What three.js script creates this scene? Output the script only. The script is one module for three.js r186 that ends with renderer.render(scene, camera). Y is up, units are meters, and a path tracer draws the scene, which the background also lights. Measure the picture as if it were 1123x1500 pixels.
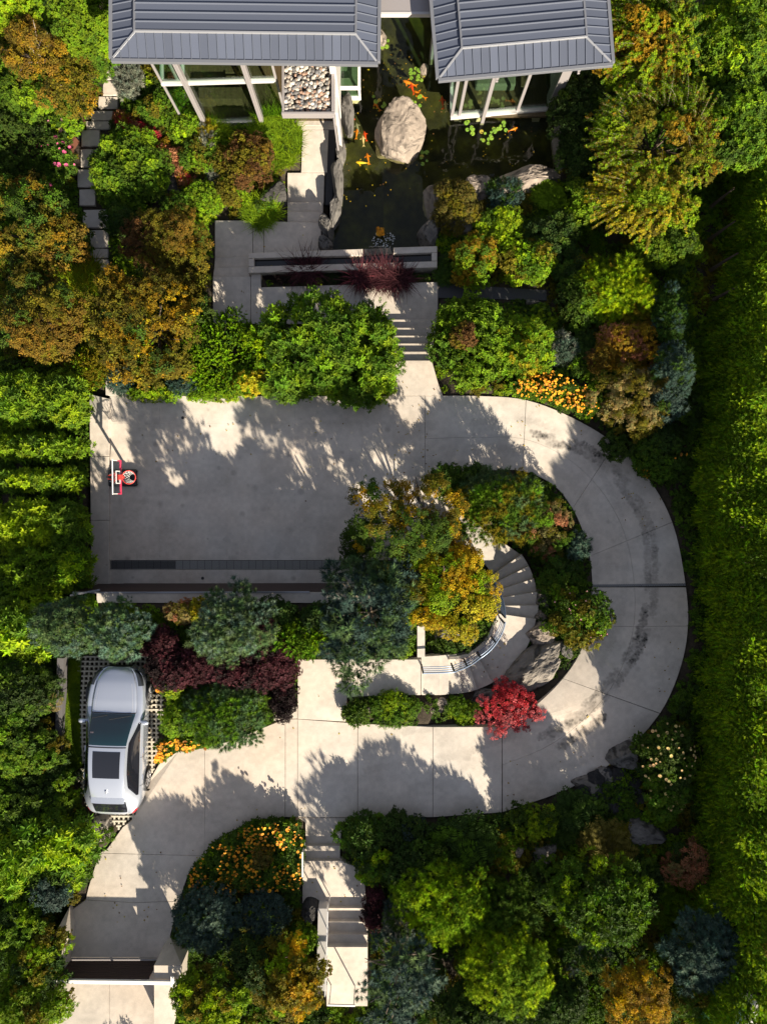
import * as THREE from 'three';
import { mergeGeometries } from 'three/addons/utils/BufferGeometryUtils.js';
import { RoundedBoxGeometry } from 'three/addons/geometries/RoundedBoxGeometry.js';

// ---------------------------------------------------------------- camera, sky, sun, exposure
const scene = new THREE.Scene();
const CAM_Y = 24, FOCAL = 1040, TILT = Math.atan(35 / FOCAL);
const camera = new THREE.PerspectiveCamera(2 * Math.atan(750 / FOCAL) * 180 / Math.PI, 766 / 1024, 0.5, 400);
camera.position.set(0, CAM_Y, 0);
camera.up.set(0, 0, -1);
camera.lookAt(0, 0, CAM_Y * Math.tan(TILT));
const SUN = new THREE.Vector3(0.85, 1, 1.65).normalize();
{
  const w = 256, h = 128, d = new Float32Array(w * h * 4), v = new THREE.Vector3();
  for (let j = 0; j < h; j++) for (let i = 0; i < w; i++) {
    const el = ((j + 0.5) / h - 0.5) * Math.PI, az = ((i + 0.5) / w - 0.5) * 2 * Math.PI;
    v.set(Math.cos(el) * Math.cos(az), Math.sin(el), Math.cos(el) * Math.sin(az));
    const t = Math.pow(Math.max(0, v.y), 0.45), g = Math.pow(Math.max(0, v.dot(SUN)), 12) * 0.35, o = (j * w + i) * 4, k = 0.245;
    d[o] = k * (0.84 + (0.40 - 0.84) * t + g); d[o + 1] = k * (0.84 + (0.46 - 0.84) * t + g * 0.95); d[o + 2] = k * (0.86 + (0.62 - 0.86) * t + g * 0.85); d[o + 3] = 1;
    if (v.y < 0) { d[o] = k * 0.4; d[o + 1] = k * 0.42; d[o + 2] = k * 0.4; }
  }
  const sky = new THREE.DataTexture(d, w, h, THREE.RGBAFormat, THREE.FloatType);
  sky.mapping = THREE.EquirectangularReflectionMapping; sky.magFilter = sky.minFilter = THREE.LinearFilter; sky.needsUpdate = true;
  scene.background = sky; scene.environment = sky;
}
const sun = new THREE.DirectionalLight(new THREE.Color(1, 0.885, 0.70), 5);
sun.position.copy(SUN).multiplyScalar(60); sun.castShadow = true; sun.shadow.mapSize.set(4096, 4096); sun.shadow.radius = 1;
Object.assign(sun.shadow.camera, { left: -26, right: 26, top: 26, bottom: -26, near: 5, far: 130 });
scene.add(sun, sun.target);
const renderer = new THREE.WebGLRenderer({ antialias: true });
renderer.shadowMap.enabled = true; renderer.toneMapping = THREE.LinearToneMapping; renderer.toneMappingExposure = 2.55;

// ---------------------------------------------------------------- helpers
const V3 = (x, y, z) => new THREE.Vector3(x, y, z);
const rgb = (r, g, b) => new THREE.Color().setRGB(r, g, b);
let seed = 7;
const rnd = () => { seed = (seed + 0x6D2B79F5) | 0; let t = Math.imul(seed ^ (seed >>> 15), 1 | seed); t = (t + Math.imul(t ^ (t >>> 7), 61 | t)) ^ t; return ((t ^ (t >>> 14)) >>> 0) / 4294967296; };
const rr = (a, b) => a + (b - a) * rnd();
const clamp = (x, a, b) => Math.max(a, Math.min(b, x)), lerp = (a, b, t) => a + (b - a) * t;
const sstep = (a, b, x) => { const t = clamp((x - a) / (b - a), 0, 1); return t * t * (3 - 2 * t); };
const NT = new Float32Array(65536); { const s0 = seed; seed = 99; for (let i = 0; i < 65536; i++) NT[i] = rnd(); seed = s0; }
function n2(x, y) {
  const xi = Math.floor(x), yi = Math.floor(y), fx = x - xi, fy = y - yi, u = fx * fx * (3 - 2 * fx), v = fy * fy * (3 - 2 * fy);
  const a = xi & 255, b = (xi + 1) & 255, c = (yi & 255) << 8, d = ((yi + 1) & 255) << 8;
  return (NT[a + c] * (1 - u) + NT[b + c] * u) * (1 - v) + (NT[a + d] * (1 - u) + NT[b + d] * u) * v;
}
const n3 = (x, y, z) => 0.5 * (n2(x + y * 0.71 + 11.3, z - y * 0.53 + 5.1) + n2(z * 0.83 + y + 37.7, x * 0.91 - y * 0.37 + 71.9));
const fb2 = (x, y) => (n2(x, y) * 4 + n2(x * 2.1 + 9, y * 2.1 + 3) * 2 + n2(x * 4.3 + 5, y * 4.3 + 8)) / 7;
// a photo pixel (1123 x 1500) at world height h
function P(px, py, h) {
  const a = (px - 561.5) / FOCAL, b = -(py - 750) / FOCAL, c = Math.cos(TILT), s = Math.sin(TILT);
  const dy = -c - b * s, dz = s - b * c, t = (CAM_Y - h) / -dy;
  return V3(a * t, h, dz * t);
}
const pxPerM = h => FOCAL / (CAM_Y - h);

// ---------------------------------------------------------------- site levels
const driveZ = z => z < 9.3 ? 2 * (0.55 * sstep(-0.5, 7, z) + 0.45 * clamp((z + 0.5) / 7.5, 0, 1)) : 2 + (z - 9.3) * 0.115;   // the site falls from the gate down to the court and the house
const SC = P(657, 888, 1), stairLevel = a => a < -35 ? .17 : a < 9 ? lerp(.17, 1.19, (a + 35) / 44) : a < 60 ? 1.19 : a < 90 ? lerp(1.19, 1.84, (a - 60) / 30) : 1.9;
function ground0(x, z) {             // beds, before hard surfaces are cut in
  if (z < -3.2) {
    const p = [[-3.2, -0.02], [-4.3, -0.35], [-5.6, -0.8], [-7, -1.0], [-9, -1.4], [-12, -1.6], [-17, -1.7], [-60, -2]];
    for (let i = 1; i < p.length; i++) if (z >= p[i][0]) { const t = (z - p[i - 1][0]) / (p[i][0] - p[i - 1][0]); return lerp(p[i - 1][1], p[i][1], t); }
    return -2;
  }
  const right = driveZ(z) - 0.02, low = Math.max(2, driveZ(z)) - 0.03;
  const court = z < 3.36 ? -0.06 : low;
  const left = lerp(-0.1, low, clamp((z + 1) / 8, 0, 1));
  const h = x < -9.6 ? lerp(left, court, sstep(-10.3, -9.6, x)) : x < -1.6 ? court : lerp(court, right, sstep(-1.6, -0.3, x));
  const dx = x - SC.x, dz = z - SC.z, r = Math.hypot(dx, dz), a = Math.atan2(dz, dx) * 180 / Math.PI;      // the bed beside the curved stairs steps down with them
  if (r > 1.5 && r < 4.4 && a > -60 && a < 100) return Math.min(h, lerp(stairLevel(a) - .16, h, sstep(3.1, 4.3, r)));
  return Math.min(h, 5);
}
const HARD = [];                     // polygons (x,z) with a level function
function inPoly(x, z, poly) {
  let c = false;
  for (let i = 0, j = poly.length - 1; i < poly.length; j = i++) { const a = poly[i], b = poly[j]; if ((a.y > z) !== (b.y > z) && x < (b.x - a.x) * (z - a.y) / (b.y - a.y) + a.x) c = !c; }
  return c;
}
const hardAt = (x, z) => { for (const h of HARD) if (x > h.x0 && x < h.x1 && z > h.z0 && z < h.z1 && inPoly(x, z, h.poly)) return h; return null; };
function addHard(poly, level, cut = 0.2) { const xs = poly.map(p => p.x), zs = poly.map(p => p.y); HARD.push({ poly, level, cut, x0: Math.min(...xs), x1: Math.max(...xs), z0: Math.min(...zs), z1: Math.max(...zs) }); }
const lv = (h, x, z) => typeof h === 'function' ? h(x, z) : h;
function Pon(px, py, h) { let y = 0, p; for (let i = 0; i < 6; i++) { p = P(px, py, y); y = lv(h, p.x, p.z); } return V3(p.x, y, p.z); }
const flat = (pts, h) => pts.map(([x, y]) => { const p = Pon(x, y, h); return new THREE.Vector2(p.x, p.z); });

// ---------------------------------------------------------------- objects
const taken = {};
function numbered(n) { const k = taken[n] = (taken[n] ?? -1) + 1; return k ? `${n}_${String(k).padStart(3, '0')}` : n; }
function tag(o, label, category, group, kind) {
  if (label) o.userData.label = label;
  if (category) o.userData.category = category;
  if (group) o.userData.group = group;
  if (kind) o.userData.kind = kind;
  return o;
}
function thing(name, label, category, pos = [0, 0, 0], turn = 0, group) {
  const o = new THREE.Group(); o.name = numbered(name); o.position.set(...pos); o.rotation.y = turn; scene.add(o);
  return tag(o, label, category, group);
}
function setting(name, label) { const o = new THREE.Group(); o.name = numbered(name); scene.add(o); return tag(o, label, null, null, 'structure'); }
function mesh(name, geo, m, parent, kind) {
  const o = new THREE.Mesh(Array.isArray(geo) ? mergeAll(geo) : geo, m); o.name = name; o.castShadow = o.receiveShadow = true; if (kind) o.userData.kind = kind;
  parent.add(o); return o;
}
function mergeAll(gs) {
  if (gs.length === 1) return gs[0];
  return mergeGeometries(gs.map(g => { const q = g.index ? g.toNonIndexed() : g; for (const k of Object.keys(q.attributes)) if (!['position', 'normal', 'uv'].includes(k)) q.deleteAttribute(k); if (!q.attributes.uv) q.setAttribute('uv', new THREE.Float32BufferAttribute(new Float32Array(q.attributes.position.count * 2), 2)); return q; }));
}
const LOT = 42, LX = -21, LZ = -18;  // the lot's concrete texture covers this square once
function lotUV(g) { const p = g.attributes.position, u = new Float32Array(p.count * 2); for (let i = 0; i < p.count; i++) { u[2 * i] = (p.getX(i) - LX + p.getY(i) * 0.31) / LOT; u[2 * i + 1] = (p.getZ(i) - LZ + p.getY(i) * 0.27) / LOT; } g.setAttribute('uv', new THREE.BufferAttribute(u, 2)); return g; }
// a slab over a polygon in (x,z): chamfered top edge, level constant or a function
function slabGeo(poly, h, thick = 0.15, b = 0.008) {
  const A = THREE.ShapeUtils.area(poly); const pts = A < 0 ? poly.slice() : poly.slice().reverse(); const n = pts.length;
  const ins = pts.map((p, i) => {
    const a = pts[(i + n - 1) % n], c = pts[(i + 1) % n];
    const d1 = new THREE.Vector2().subVectors(p, a).normalize(), d2 = new THREE.Vector2().subVectors(c, p).normalize();
    const m = new THREE.Vector2(d1.y + d2.y, -(d1.x + d2.x)); const l = m.length(); if (l < 1e-5) return p.clone();
    m.divideScalar(l); const k = b / Math.max(0.3, m.x * d1.y - m.y * d1.x);
    return new THREE.Vector2(p.x + m.x * k, p.y + m.y * k);
  });
  const pos = [], tri = (...q) => { for (const v of q) pos.push(v[0], v[1], v[2]); };
  const T = p => [p.x, lv(h, p.x, p.y), p.y], O = p => [p.x, lv(h, p.x, p.y) - b, p.y], B = p => [p.x, lv(h, p.x, p.y) - thick, p.y];
  for (const [i, j, k] of THREE.ShapeUtils.triangulateShape(ins, [])) {
    const a = ins[i], c = ins[j], d = ins[k]; const up = (c.x - a.x) * (d.y - a.y) - (c.y - a.y) * (d.x - a.x) < 0;
    up ? tri(T(a), T(c), T(d)) : tri(T(a), T(d), T(c));
  }
  for (let i = 0; i < n; i++) {
    const j = (i + 1) % n;
    tri(T(ins[i]), O(pts[i]), O(pts[j])); tri(T(ins[i]), O(pts[j]), T(ins[j]));
    tri(O(pts[i]), B(pts[i]), B(pts[j])); tri(O(pts[i]), B(pts[j]), O(pts[j]));
  }
  const g = new THREE.BufferGeometry(); g.setAttribute('position', new THREE.Float32BufferAttribute(pos, 3)); g.computeVertexNormals();
  return lotUV(g);
}
function slab(name, px, h, thick, m, parent, cut = 0.2, b = 0.008) {
  const poly = flat(px, h); if (cut) addHard(poly, h, cut);
  return mesh(name, slabGeo(poly, h, thick, b), m, parent);
}
function curvedSlab(name, q, h, m, parent, gap = 0.006, thick = 0.3, nu = 6, nv = 6) {   // q(u,v) -> pixel; surface follows the level function
  const pos = [], P3 = [];
  for (let i = 0; i <= nu; i++) { P3.push([]); for (let j = 0; j <= nv; j++) P3[i].push(Pon(...q(lerp(gap, 1 - gap, i / nu), lerp(gap, 1 - gap, j / nv)), h)); }
  const t = (...v) => v.forEach(p => pos.push(p.x, p.y, p.z)), dn = p => V3(p.x, p.y - thick, p.z);
  for (let i = 0; i < nu; i++) for (let j = 0; j < nv; j++) { const a = P3[i][j], b = P3[i + 1][j], c = P3[i + 1][j + 1], d = P3[i][j + 1]; t(a, b, c); t(a, c, d); }
  const edge = [...Array(nu).keys()].map(i => [P3[i][0], P3[i + 1][0]]).concat([...Array(nv).keys()].map(j => [P3[nu][j], P3[nu][j + 1]]), [...Array(nu).keys()].map(i => [P3[nu - i][nv], P3[nu - i - 1][nv]]), [...Array(nv).keys()].map(j => [P3[0][nv - j], P3[0][nv - j - 1]]));
  for (const [a, b] of edge) { t(a, dn(a), dn(b)); t(a, dn(b), b); }
  addHard(edge.map(([a]) => new THREE.Vector2(a.x, a.z)), h, 0.22);
  const g = new THREE.BufferGeometry(); g.setAttribute('position', new THREE.Float32BufferAttribute(pos, 3)); g.computeVertexNormals();
  return mesh(name, lotUV(g), m, parent);
}
function box(w, h, d, x = 0, y = 0, z = 0, r = 0.006) { const g = new RoundedBoxGeometry(w, h, d, 1, Math.min(r, w / 3, h / 3, d / 3)); g.translate(x, y, z); return g; }
function bar(a, b, w, h, r = 0.004) {          // a box from a to b
  const L = a.distanceTo(b), g = box(w, h, L, 0, 0, 0, r); const m = new THREE.Matrix4(); const d = b.clone().sub(a).normalize();
  const up = Math.abs(d.y) > 0.95 ? V3(1, 0, 0) : V3(0, 1, 0), x = new THREE.Vector3().crossVectors(up, d).normalize(), y = new THREE.Vector3().crossVectors(d, x);
  m.makeBasis(x, y, d); m.setPosition(a.clone().add(b).multiplyScalar(0.5)); g.applyMatrix4(m); return g;
}
function pipe(pts, r, seg = 24, rad = 8, closed = false) { return new THREE.TubeGeometry(new THREE.CatmullRomCurve3(pts, closed), seg, r, rad, closed); }
function limb(pts, r0, r1, seg = 8, rad = 6) {  // tapered tube
  const c = new THREE.CatmullRomCurve3(pts), g = new THREE.TubeGeometry(c, seg, 1, rad, false), p = g.attributes.position;
  for (let i = 0; i <= seg; i++) { const q = c.getPointAt(i / seg), r = lerp(r0, r1, i / seg); for (let j = 0; j <= rad; j++) { const k = i * (rad + 1) + j; p.setXYZ(k, q.x + (p.getX(k) - q.x) * r, q.y + (p.getY(k) - q.y) * r, q.z + (p.getZ(k) - q.z) * r); } }
  g.computeVertexNormals(); return g;
}
// ---------------------------------------------------------------- materials
const std = (c, r = 0.8, extra = {}) => new THREE.MeshStandardMaterial({ color: c, roughness: r, side: THREE.DoubleSide, ...extra });
const phy = (c, r = 0.8, extra = {}) => new THREE.MeshPhysicalMaterial({ color: c, roughness: r, side: THREE.DoubleSide, ...extra });
function dataTex(w, h, fn, srgb, rep) {
  const d = new Uint8Array(w * h * 4);
  for (let j = 0; j < h; j++) for (let i = 0; i < w; i++) { const c = fn(i, j), o = (j * w + i) * 4; d[o] = clamp(c[0], 0, 255); d[o + 1] = clamp(c[1], 0, 255); d[o + 2] = clamp(c[2], 0, 255); d[o + 3] = 255; }
  const t = new THREE.DataTexture(d, w, h); t.wrapS = t.wrapT = THREE.RepeatWrapping; t.magFilter = THREE.LinearFilter; t.minFilter = THREE.LinearMipmapLinearFilter; t.generateMipmaps = true;
  if (srgb) t.colorSpace = THREE.SRGBColorSpace; if (rep) t.repeat.set(rep, rep); t.needsUpdate = true; return t;
}
const toS = x => 255 * (x <= 0.0031308 ? 12.92 * x : 1.055 * Math.pow(x, 1 / 2.4) - 0.055);
const lotTex = (() => {
  const N = 2048, S = N / LOT, dark = new Float32Array(N * N);
  const splat = (x, z, r, a) => { const cx = (x - LX) * S, cz = (z - LZ) * S, R = r * S; for (let j = Math.max(0, Math.floor(cz - R)); j <= Math.min(N - 1, cz + R); j++) for (let i = Math.max(0, Math.floor(cx - R)); i <= Math.min(N - 1, cx + R); i++) { const d = Math.hypot(i - cx, j - cz) / R; if (d < 1) dark[j * N + i] = Math.max(dark[j * N + i], a * (1 - d * d)); } };
  const track = (pts, w, a) => {         // tyre tracks where the photograph shows them
    const c = new THREE.CatmullRomCurve3(pts.map(([x, y]) => Pon(x, y, (X, Z) => driveZ(Z))));
    for (const off of [-w, w]) for (let k = 0; k <= 1800; k++) { const p = c.getPointAt(k / 1800), t = c.getTangentAt(k / 1800), f = n2(k * 0.02 + off * 9, 3); if (f > .25) splat(p.x - t.z * off + rr(-.09, .09), p.z + t.x * off + rr(-.09, .09), rr(.025, .09), a * f * rr(.5, 1)); }
  };
  track([[780, 640], [850, 655], [905, 700], [950, 770], [966, 850], [966, 930], [940, 1000], [890, 1060], [820, 1110]], 0.12, 1.25);
  track([[690, 640], [780, 640], [850, 690], [890, 760], [905, 850], [905, 920], [880, 990], [820, 1050], [720, 1100], [560, 1130]], 0.5, 0.35);
  track([[120, 1400], [140, 1330], [200, 1230], [300, 1160], [420, 1130], [560, 1130]], 0.75, 0.14);
  track([[420, 830], [480, 740], [560, 690], [650, 640]], 0.6, 0.2);
  track([[250, 800], [330, 720], [420, 660], [560, 640]], 0.6, 0.12);
  track([[905, 1065], [880, 1085], [840, 1110]], 0.25, 1.1);
  for (let k = 0; k < 90; k++) { const p = P(rr(150, 620), rr(590, 850), 0); splat(p.x, p.z, rr(.03, .16), rr(.1, .4)); }
  for (let k = 0; k < 60; k++) { const p = Pon(rr(620, 1000), rr(580, 1190), (X, Z) => driveZ(Z)); splat(p.x, p.z, rr(.03, .18), rr(.08, .28)); }
  return dataTex(N, N, (i, j) => {
    const x = i / S, z = j / S;
    const b = fb2(x * 0.33, z * 0.33) - 0.5, m = fb2(x * 1.4 + 40, z * 1.4) - 0.5, f = n2(x * 9, z * 9) - 0.5, gr = NT[(i * 31 + j * 177) & 65535] - 0.5, sw = n2(x * 1.1 + 7, z * 7) - 0.5;
    let k = 1 + b * 0.28 + m * 0.34 + f * 0.16 + gr * 0.12 + sw * 0.07;
    const dk = dark[j * N + i]; k *= 1 - dk * (0.75 + f * 0.8);
    const w = 1 + (fb2(x * 0.5 + 90, z * 0.5 + 20) - 0.5) * 0.12;
    return [toS(0.49 * k * w), toS(0.437 * k), toS(0.382 * k / w)];
  }, true);
})();
const lotBump = dataTex(512, 512, (i, j) => { const v = 128 + (fb2(i * 0.06, j * 0.06) - 0.5) * 60 + (NT[(i * 57 + j * 211) & 65535] - 0.5) * 60; return [v, v, v]; }, false, 24);
const grain = (w, h, base, fn, rep) => dataTex(w, h, (i, j) => { const k = fn(i, j); return base.map(c => toS(c * k)); }, true, rep);
const woodTex = grain(512, 256, [.036, .018, .015], (i, j) => 0.7 + 0.5 * n2(i * 0.02, j * 0.35) + 0.3 * n2(i * 0.15, j * 1.3), 1);
const floorTex = grain(256, 256, [.07, .05, .025], (i, j) => 0.7 + 0.5 * n2(i * 0.3, j * 0.02) + (i % 32 < 2 ? -0.4 : 0.1), 1);
const soilTex = dataTex(512, 512, (i, j) => { const k = 0.45 + fb2(i * 0.05, j * 0.05) * 0.8 + (NT[(i * 13 + j * 619) & 65535] - 0.5) * 0.7; return [toS(.045 * k), toS(.034 * k), toS(.022 * k)]; }, true);
const soilBump = dataTex(512, 512, (i, j) => { const v = 255 * (fb2(i * 0.08, j * 0.08) * 0.6 + NT[(i * 13 + j * 619) & 65535] * 0.4); return [v, v, v]; });
const rockBump = dataTex(512, 256, (i, j) => { const v = 255 * (fb2(i * 0.05, j * 0.05) * 0.5 + n2(i * 0.3, j * 0.3) * 0.3 + NT[(i * 71 + j * 331) & 65535] * 0.2); return [v, v, v]; });
const waterBump = dataTex(512, 512, (i, j) => { const f = (a, b) => n2(a, b) * .6 + n2(a * 2.3, b * 2.3 + 7) * .4; const v = 255 * f(i * 14 / 512, j * 14 / 512); return [v, v, v]; });
const M = {
  concrete: std(0xffffff, 0.85, { map: lotTex, bumpMap: lotBump, bumpScale: 0.004 }),
  step: std(rgb(.98, .98, .98), 0.85, { map: lotTex, bumpMap: lotBump, bumpScale: 0.004 }),
  joint: std(rgb(.09, .085, .08), 0.95),
  plaster: std(rgb(.50, .48, .46), 0.8, { bumpMap: lotBump, bumpScale: .003 }),
  wood: std(0xffffff, 0.55, { map: woodTex }),
  steel: std(rgb(.30, .30, .32), 0.4, { metalness: 0.7 }),
  rail: std(rgb(.24, .31, .44), 0.35, { metalness: 0.35 }),
  white: std(rgb(.72, .71, .70), 0.5),
  alu: std(rgb(.36, .335, .345), 0.45, { metalness: 0.35 }),
  aluLight: std(rgb(.62, .60, .60), 0.4, { metalness: 0.25 }),
  roof: std(rgb(.070, .083, .122), 0.6),
  roofSeam: std(rgb(.10, .115, .155), 0.5),
  flashing: std(rgb(.30, .31, .34), 0.4, { metalness: 0.3 }),
  gutter: std(rgb(.18, .19, .22), 0.45, { metalness: 0.3 }),
  glass: phy(rgb(.80, .90, .84), 0.02, { transmission: 1, thickness: 0, ior: 1.5 }),
  floor: std(0xffffff, 0.5, { map: floorTex }),
  dark: std(rgb(.02, .02, .022), 0.7),
  black: std(rgb(.012, .012, .013), 0.5),
  grate: std(rgb(.19, .19, .19), 0.6, { metalness: .4 }),
  grateLight: std(rgb(.28, .28, .27), 0.7, { metalness: .2 }),
  soil: std(0xffffff, 1, { map: soilTex, bumpMap: soilBump, bumpScale: 0.03 }),
  gravel: std(rgb(.055, .055, .06), 0.95, { bumpMap: soilBump, bumpScale: .02 }),
  edging: std(rgb(.10, .035, .018), 0.8),
  rock: std(0xffffff, 0.9, { vertexColors: true, bumpMap: rockBump, bumpScale: 0.03 }),
  bark: std(rgb(.085, .062, .045), 0.95, { bumpMap: rockBump, bumpScale: .02 }),
  barkPale: std(rgb(.26, .21, .16), 0.9),
  water: phy(rgb(.80, .83, .60), 0.03, { transmission: 1, thickness: 0, ior: 1.33, bumpMap: waterBump, bumpScale: 0.012 }),
  pondBed: std(0xffffff, 1, { map: dataTex(512, 512, (i, j) => { const a = fb2(i * .02, j * .02), b = fb2(i * .07 + 30, j * .07), k = 0.4 + b; return [toS((.01 + .10 * a * a) * k), toS((.012 + .10 * a * a) * k), toS(.012 * k)]; }, true) }),
  leaf: phy(0xffffff, 0.85, { vertexColors: true, transmission: 0.4, thickness: 0, specularIntensity: 0.3 }),
  needle: phy(0xffffff, 0.9, { vertexColors: true, specularIntensity: 0.3 }),
  petal: phy(0xffffff, 0.8, { vertexColors: true, transmission: 0.2, thickness: 0 }),
};

// ---------------------------------------------------------------- hard surfaces
const DR = (x, z) => driveZ(z);
// court: slabs between saw-cut joints
const court = setting('basketball_court', 'pale concrete court divided by saw-cut joints');
{
  const xs = [161, 234, 333, 432, 530, 622], ys = [580, 620, 722, 820.5];
  const inside = (x, y) => !(x > 500 && y > 722);
  for (let i = 0; i < 5; i++) for (let j = 0; j < 3; j++) slab('slab', [[xs[i], ys[j]], [xs[i + 1], ys[j]], [xs[i + 1], ys[j + 1]], [xs[i], ys[j + 1]]], 0, 0.3, M.concrete, court, 0.25, 0.004);
  for (let i = 0; i < 4; i++) { const a = xs[i], b = xs[i + 1]; slab('slab', [[a, 834.5], [b, 834.5], [b, 855], [a, 855]], 0, 0.3, M.concrete, court, 0.25, 0.007); }
}
const drain = thing('trench_drain', 'long trench drain of steel grates along the dark wooden fence of the court', 'drain');
{
  let x = 161; const dark = 9;
  for (let i = 0; i < 34; i++) {
    const w = 10.7, a = P(x, 827.5, 0), b = P(x + w - 0.4, 827.5, 0), g = [];
    const d = 0.29; g.push(box(b.x - a.x, 0.02, 0.02, (a.x + b.x) / 2, -0.008, a.z - d / 2 + .01), box(b.x - a.x, 0.02, 0.02, (a.x + b.x) / 2, -0.008, a.z + d / 2 - .01));
    for (let k = 0; k < 7; k++) g.push(box(i < dark ? 0.012 : 0.026, 0.02, d - .04, lerp(a.x, b.x, (k + .5) / 7), -0.008, a.z));
    mesh('grate', g, i < dark ? M.grate : M.grateLight, drain); x += w;
  }
  const a = P(160, 821, -.2), b = P(526, 834, -.2); addHard(flat([[160, 819], [528, 819], [528, 836], [160, 836]], 0), 0, .35); mesh('channel', box(b.x - a.x, .05, b.z - a.z, (a.x + b.x) / 2, -.15, (a.z + b.z) / 2), M.dark, drain);
}
for (const [x, y] of [[268, 612], [297, 847]]) { const p = P(x, y, 0), g = new THREE.CylinderGeometry(.045, .045, .012, 16), o = thing('floor_drain', y < 700 ? 'small round black drain cap in the sunlit court slab' : 'small round black drain cap beside the trench drain and wooden fence', 'drain', [p.x, .006, p.z]); mesh('cap', g, M.black, o); mesh('rim', new THREE.TorusGeometry(.05, .006, 6, 20).rotateX(Math.PI / 2), M.grate, o); }
// low kerb wall on the court's west side
const kerb = thing('kerb_wall', 'broad low concrete kerb wall edging the court beside the laurel hedges', 'wall');
{ const k = (a, h = 0.1) => mesh('wall_section', slabGeo(flat(a, h), h, 1.6, 0.012), M.concrete, kerb);
  k([[131, 577], [160.2, 584], [160.2, 668], [132, 668]]); k([[132, 668.5], [160.2, 668.5], [160.2, 762], [133, 762]]); k([[133, 762.5], [160.2, 762.5], [160.2, 857], [134, 861]]);
  for (const h of [[[131, 577], [160, 584], [160, 860], [134, 860]]]) addHard(flat(h, .1), 0, 0.6); }
// driveway ramp: stations (outer edge, inner edge) around the island
const drive = setting('driveway', 'curved concrete driveway ramp');
{
  const st = [[[622, 580], [622, 694]], [[700, 580], [705, 690]], [[770, 586], [765, 690]], [[838, 612], [812, 712]], [[900, 650], [838, 745]], [[950, 702], [853, 778]], [[984, 765], [863, 815]], [[1004, 860.5], [867, 860.5]], [[1007, 917], [862, 918]], [[997, 975], [846, 962]], [[966, 1045], [824, 994]], [[905, 1110], [795, 1024]], [[838, 1153], [765, 1048]], [[735, 1190], [735, 1064]]];
  const joint = [0, 2, 4, 6, 7, 8, 10, 13];
  const outer = new THREE.CatmullRomCurve3(st.map(s => V3(s[0][0], s[0][1], 0)), false, 'centripetal'), inner = new THREE.CatmullRomCurve3(st.map(s => V3(s[1][0], s[1][1], 0)), false, 'centripetal');
  const n = st.length - 1, at = (s, u) => { const a = outer.getPoint(s / n), b = inner.getPoint(s / n); return [lerp(a.x, b.x, u), lerp(a.y, b.y, u)]; };
  for (let k = 0; k + 1 < joint.length; k++) for (const [u0, u1] of [[0, .55], [.55, 1]]) {
    const e = joint[k + 1] === 7 ? .055 : 0, f = 0;
    curvedSlab('slab', (u, v) => at(lerp(joint[k] + f, joint[k + 1] - e, v), lerp(u0, u1, u)), DR, M.concrete, drive, 0.0025, 1.1, 8, 10);
  }
  const g = []; for (let i = 0; i < 40; i++) { const a = Pon(...at(6.95, i / 40), DR), b = Pon(...at(6.95, (i + .85) / 40), DR); g.push(bar(V3(a.x, a.y - .01, a.z), V3(b.x, b.y - .01, b.z), .085, .02, .002)); }
  tag(mesh(numbered('slot_drain'), g, M.grate, scene), 'narrow dark slot drain crossing the curved ramp beside the hedge', 'drain');
}
// lower drive
{
  const S = (p) => slab('slab', p, DR, 0.3, M.concrete, drive, 0.25, 0.004);
  S([[634, 1065], [734.5, 1065], [734.5, 1190], [634, 1197]]);
  S([[524, 1060], [633.4, 1065], [633.4, 1197], [524, 1197]]);
  S([[436, 1053.5], [523.4, 1060], [523.4, 1197], [436, 1197]]);
  S([[418, 1054], [435.4, 1053.5], [435.4, 1197], [418, 1197]]);
  S([[300, 1096], [340, 1085], [396, 1062], [417.4, 1054], [417.4, 1197], [380, 1201], [345, 1217], [300, 1253]]);
  S([[300, 1253.5], [299.4, 1096], [262, 1100], [234, 1118], [215, 1150], [205, 1176], [196, 1200], [180, 1212], [158, 1243], [147, 1249.5]]);
  S([[147, 1250], [299.4, 1254], [276, 1280], [262, 1320], [196, 1322], [126, 1318], [130, 1300], [140, 1268]]);
  S([[125.6, 1318.6], [196, 1322.6], [262, 1320.6], [249, 1372], [232, 1403], [102, 1403], [103, 1335]]);
  // street apron beyond the gate
  S([[90, 1437], [160, 1437], [160, 1520], [74, 1520]]); S([[160.5, 1437], [226, 1437], [226, 1520], [160.5, 1520]]); S([[101, 1404], [232, 1404], [229, 1436.4], [90, 1436.4]]);
}
// forecourt pad at the foot of the curved stairs
const pad = setting('lower_landing', 'concrete landing at the foot of the curved stairs');
{
  const S = p => slab('slab', p, 2, 0.3, M.concrete, pad, 0.25, 0.006);
  S([[436, 966], [523.4, 966], [523.4, 1020], [508, 1022], [506, 1057], [436, 1053]]); S([[524, 966], [615.8, 966], [615.8, 1018], [524, 1020]]);
  S([[400, 1035], [435.4, 1035], [435.4, 1052.5], [418, 1053], [400, 1056]]);
}
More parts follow.
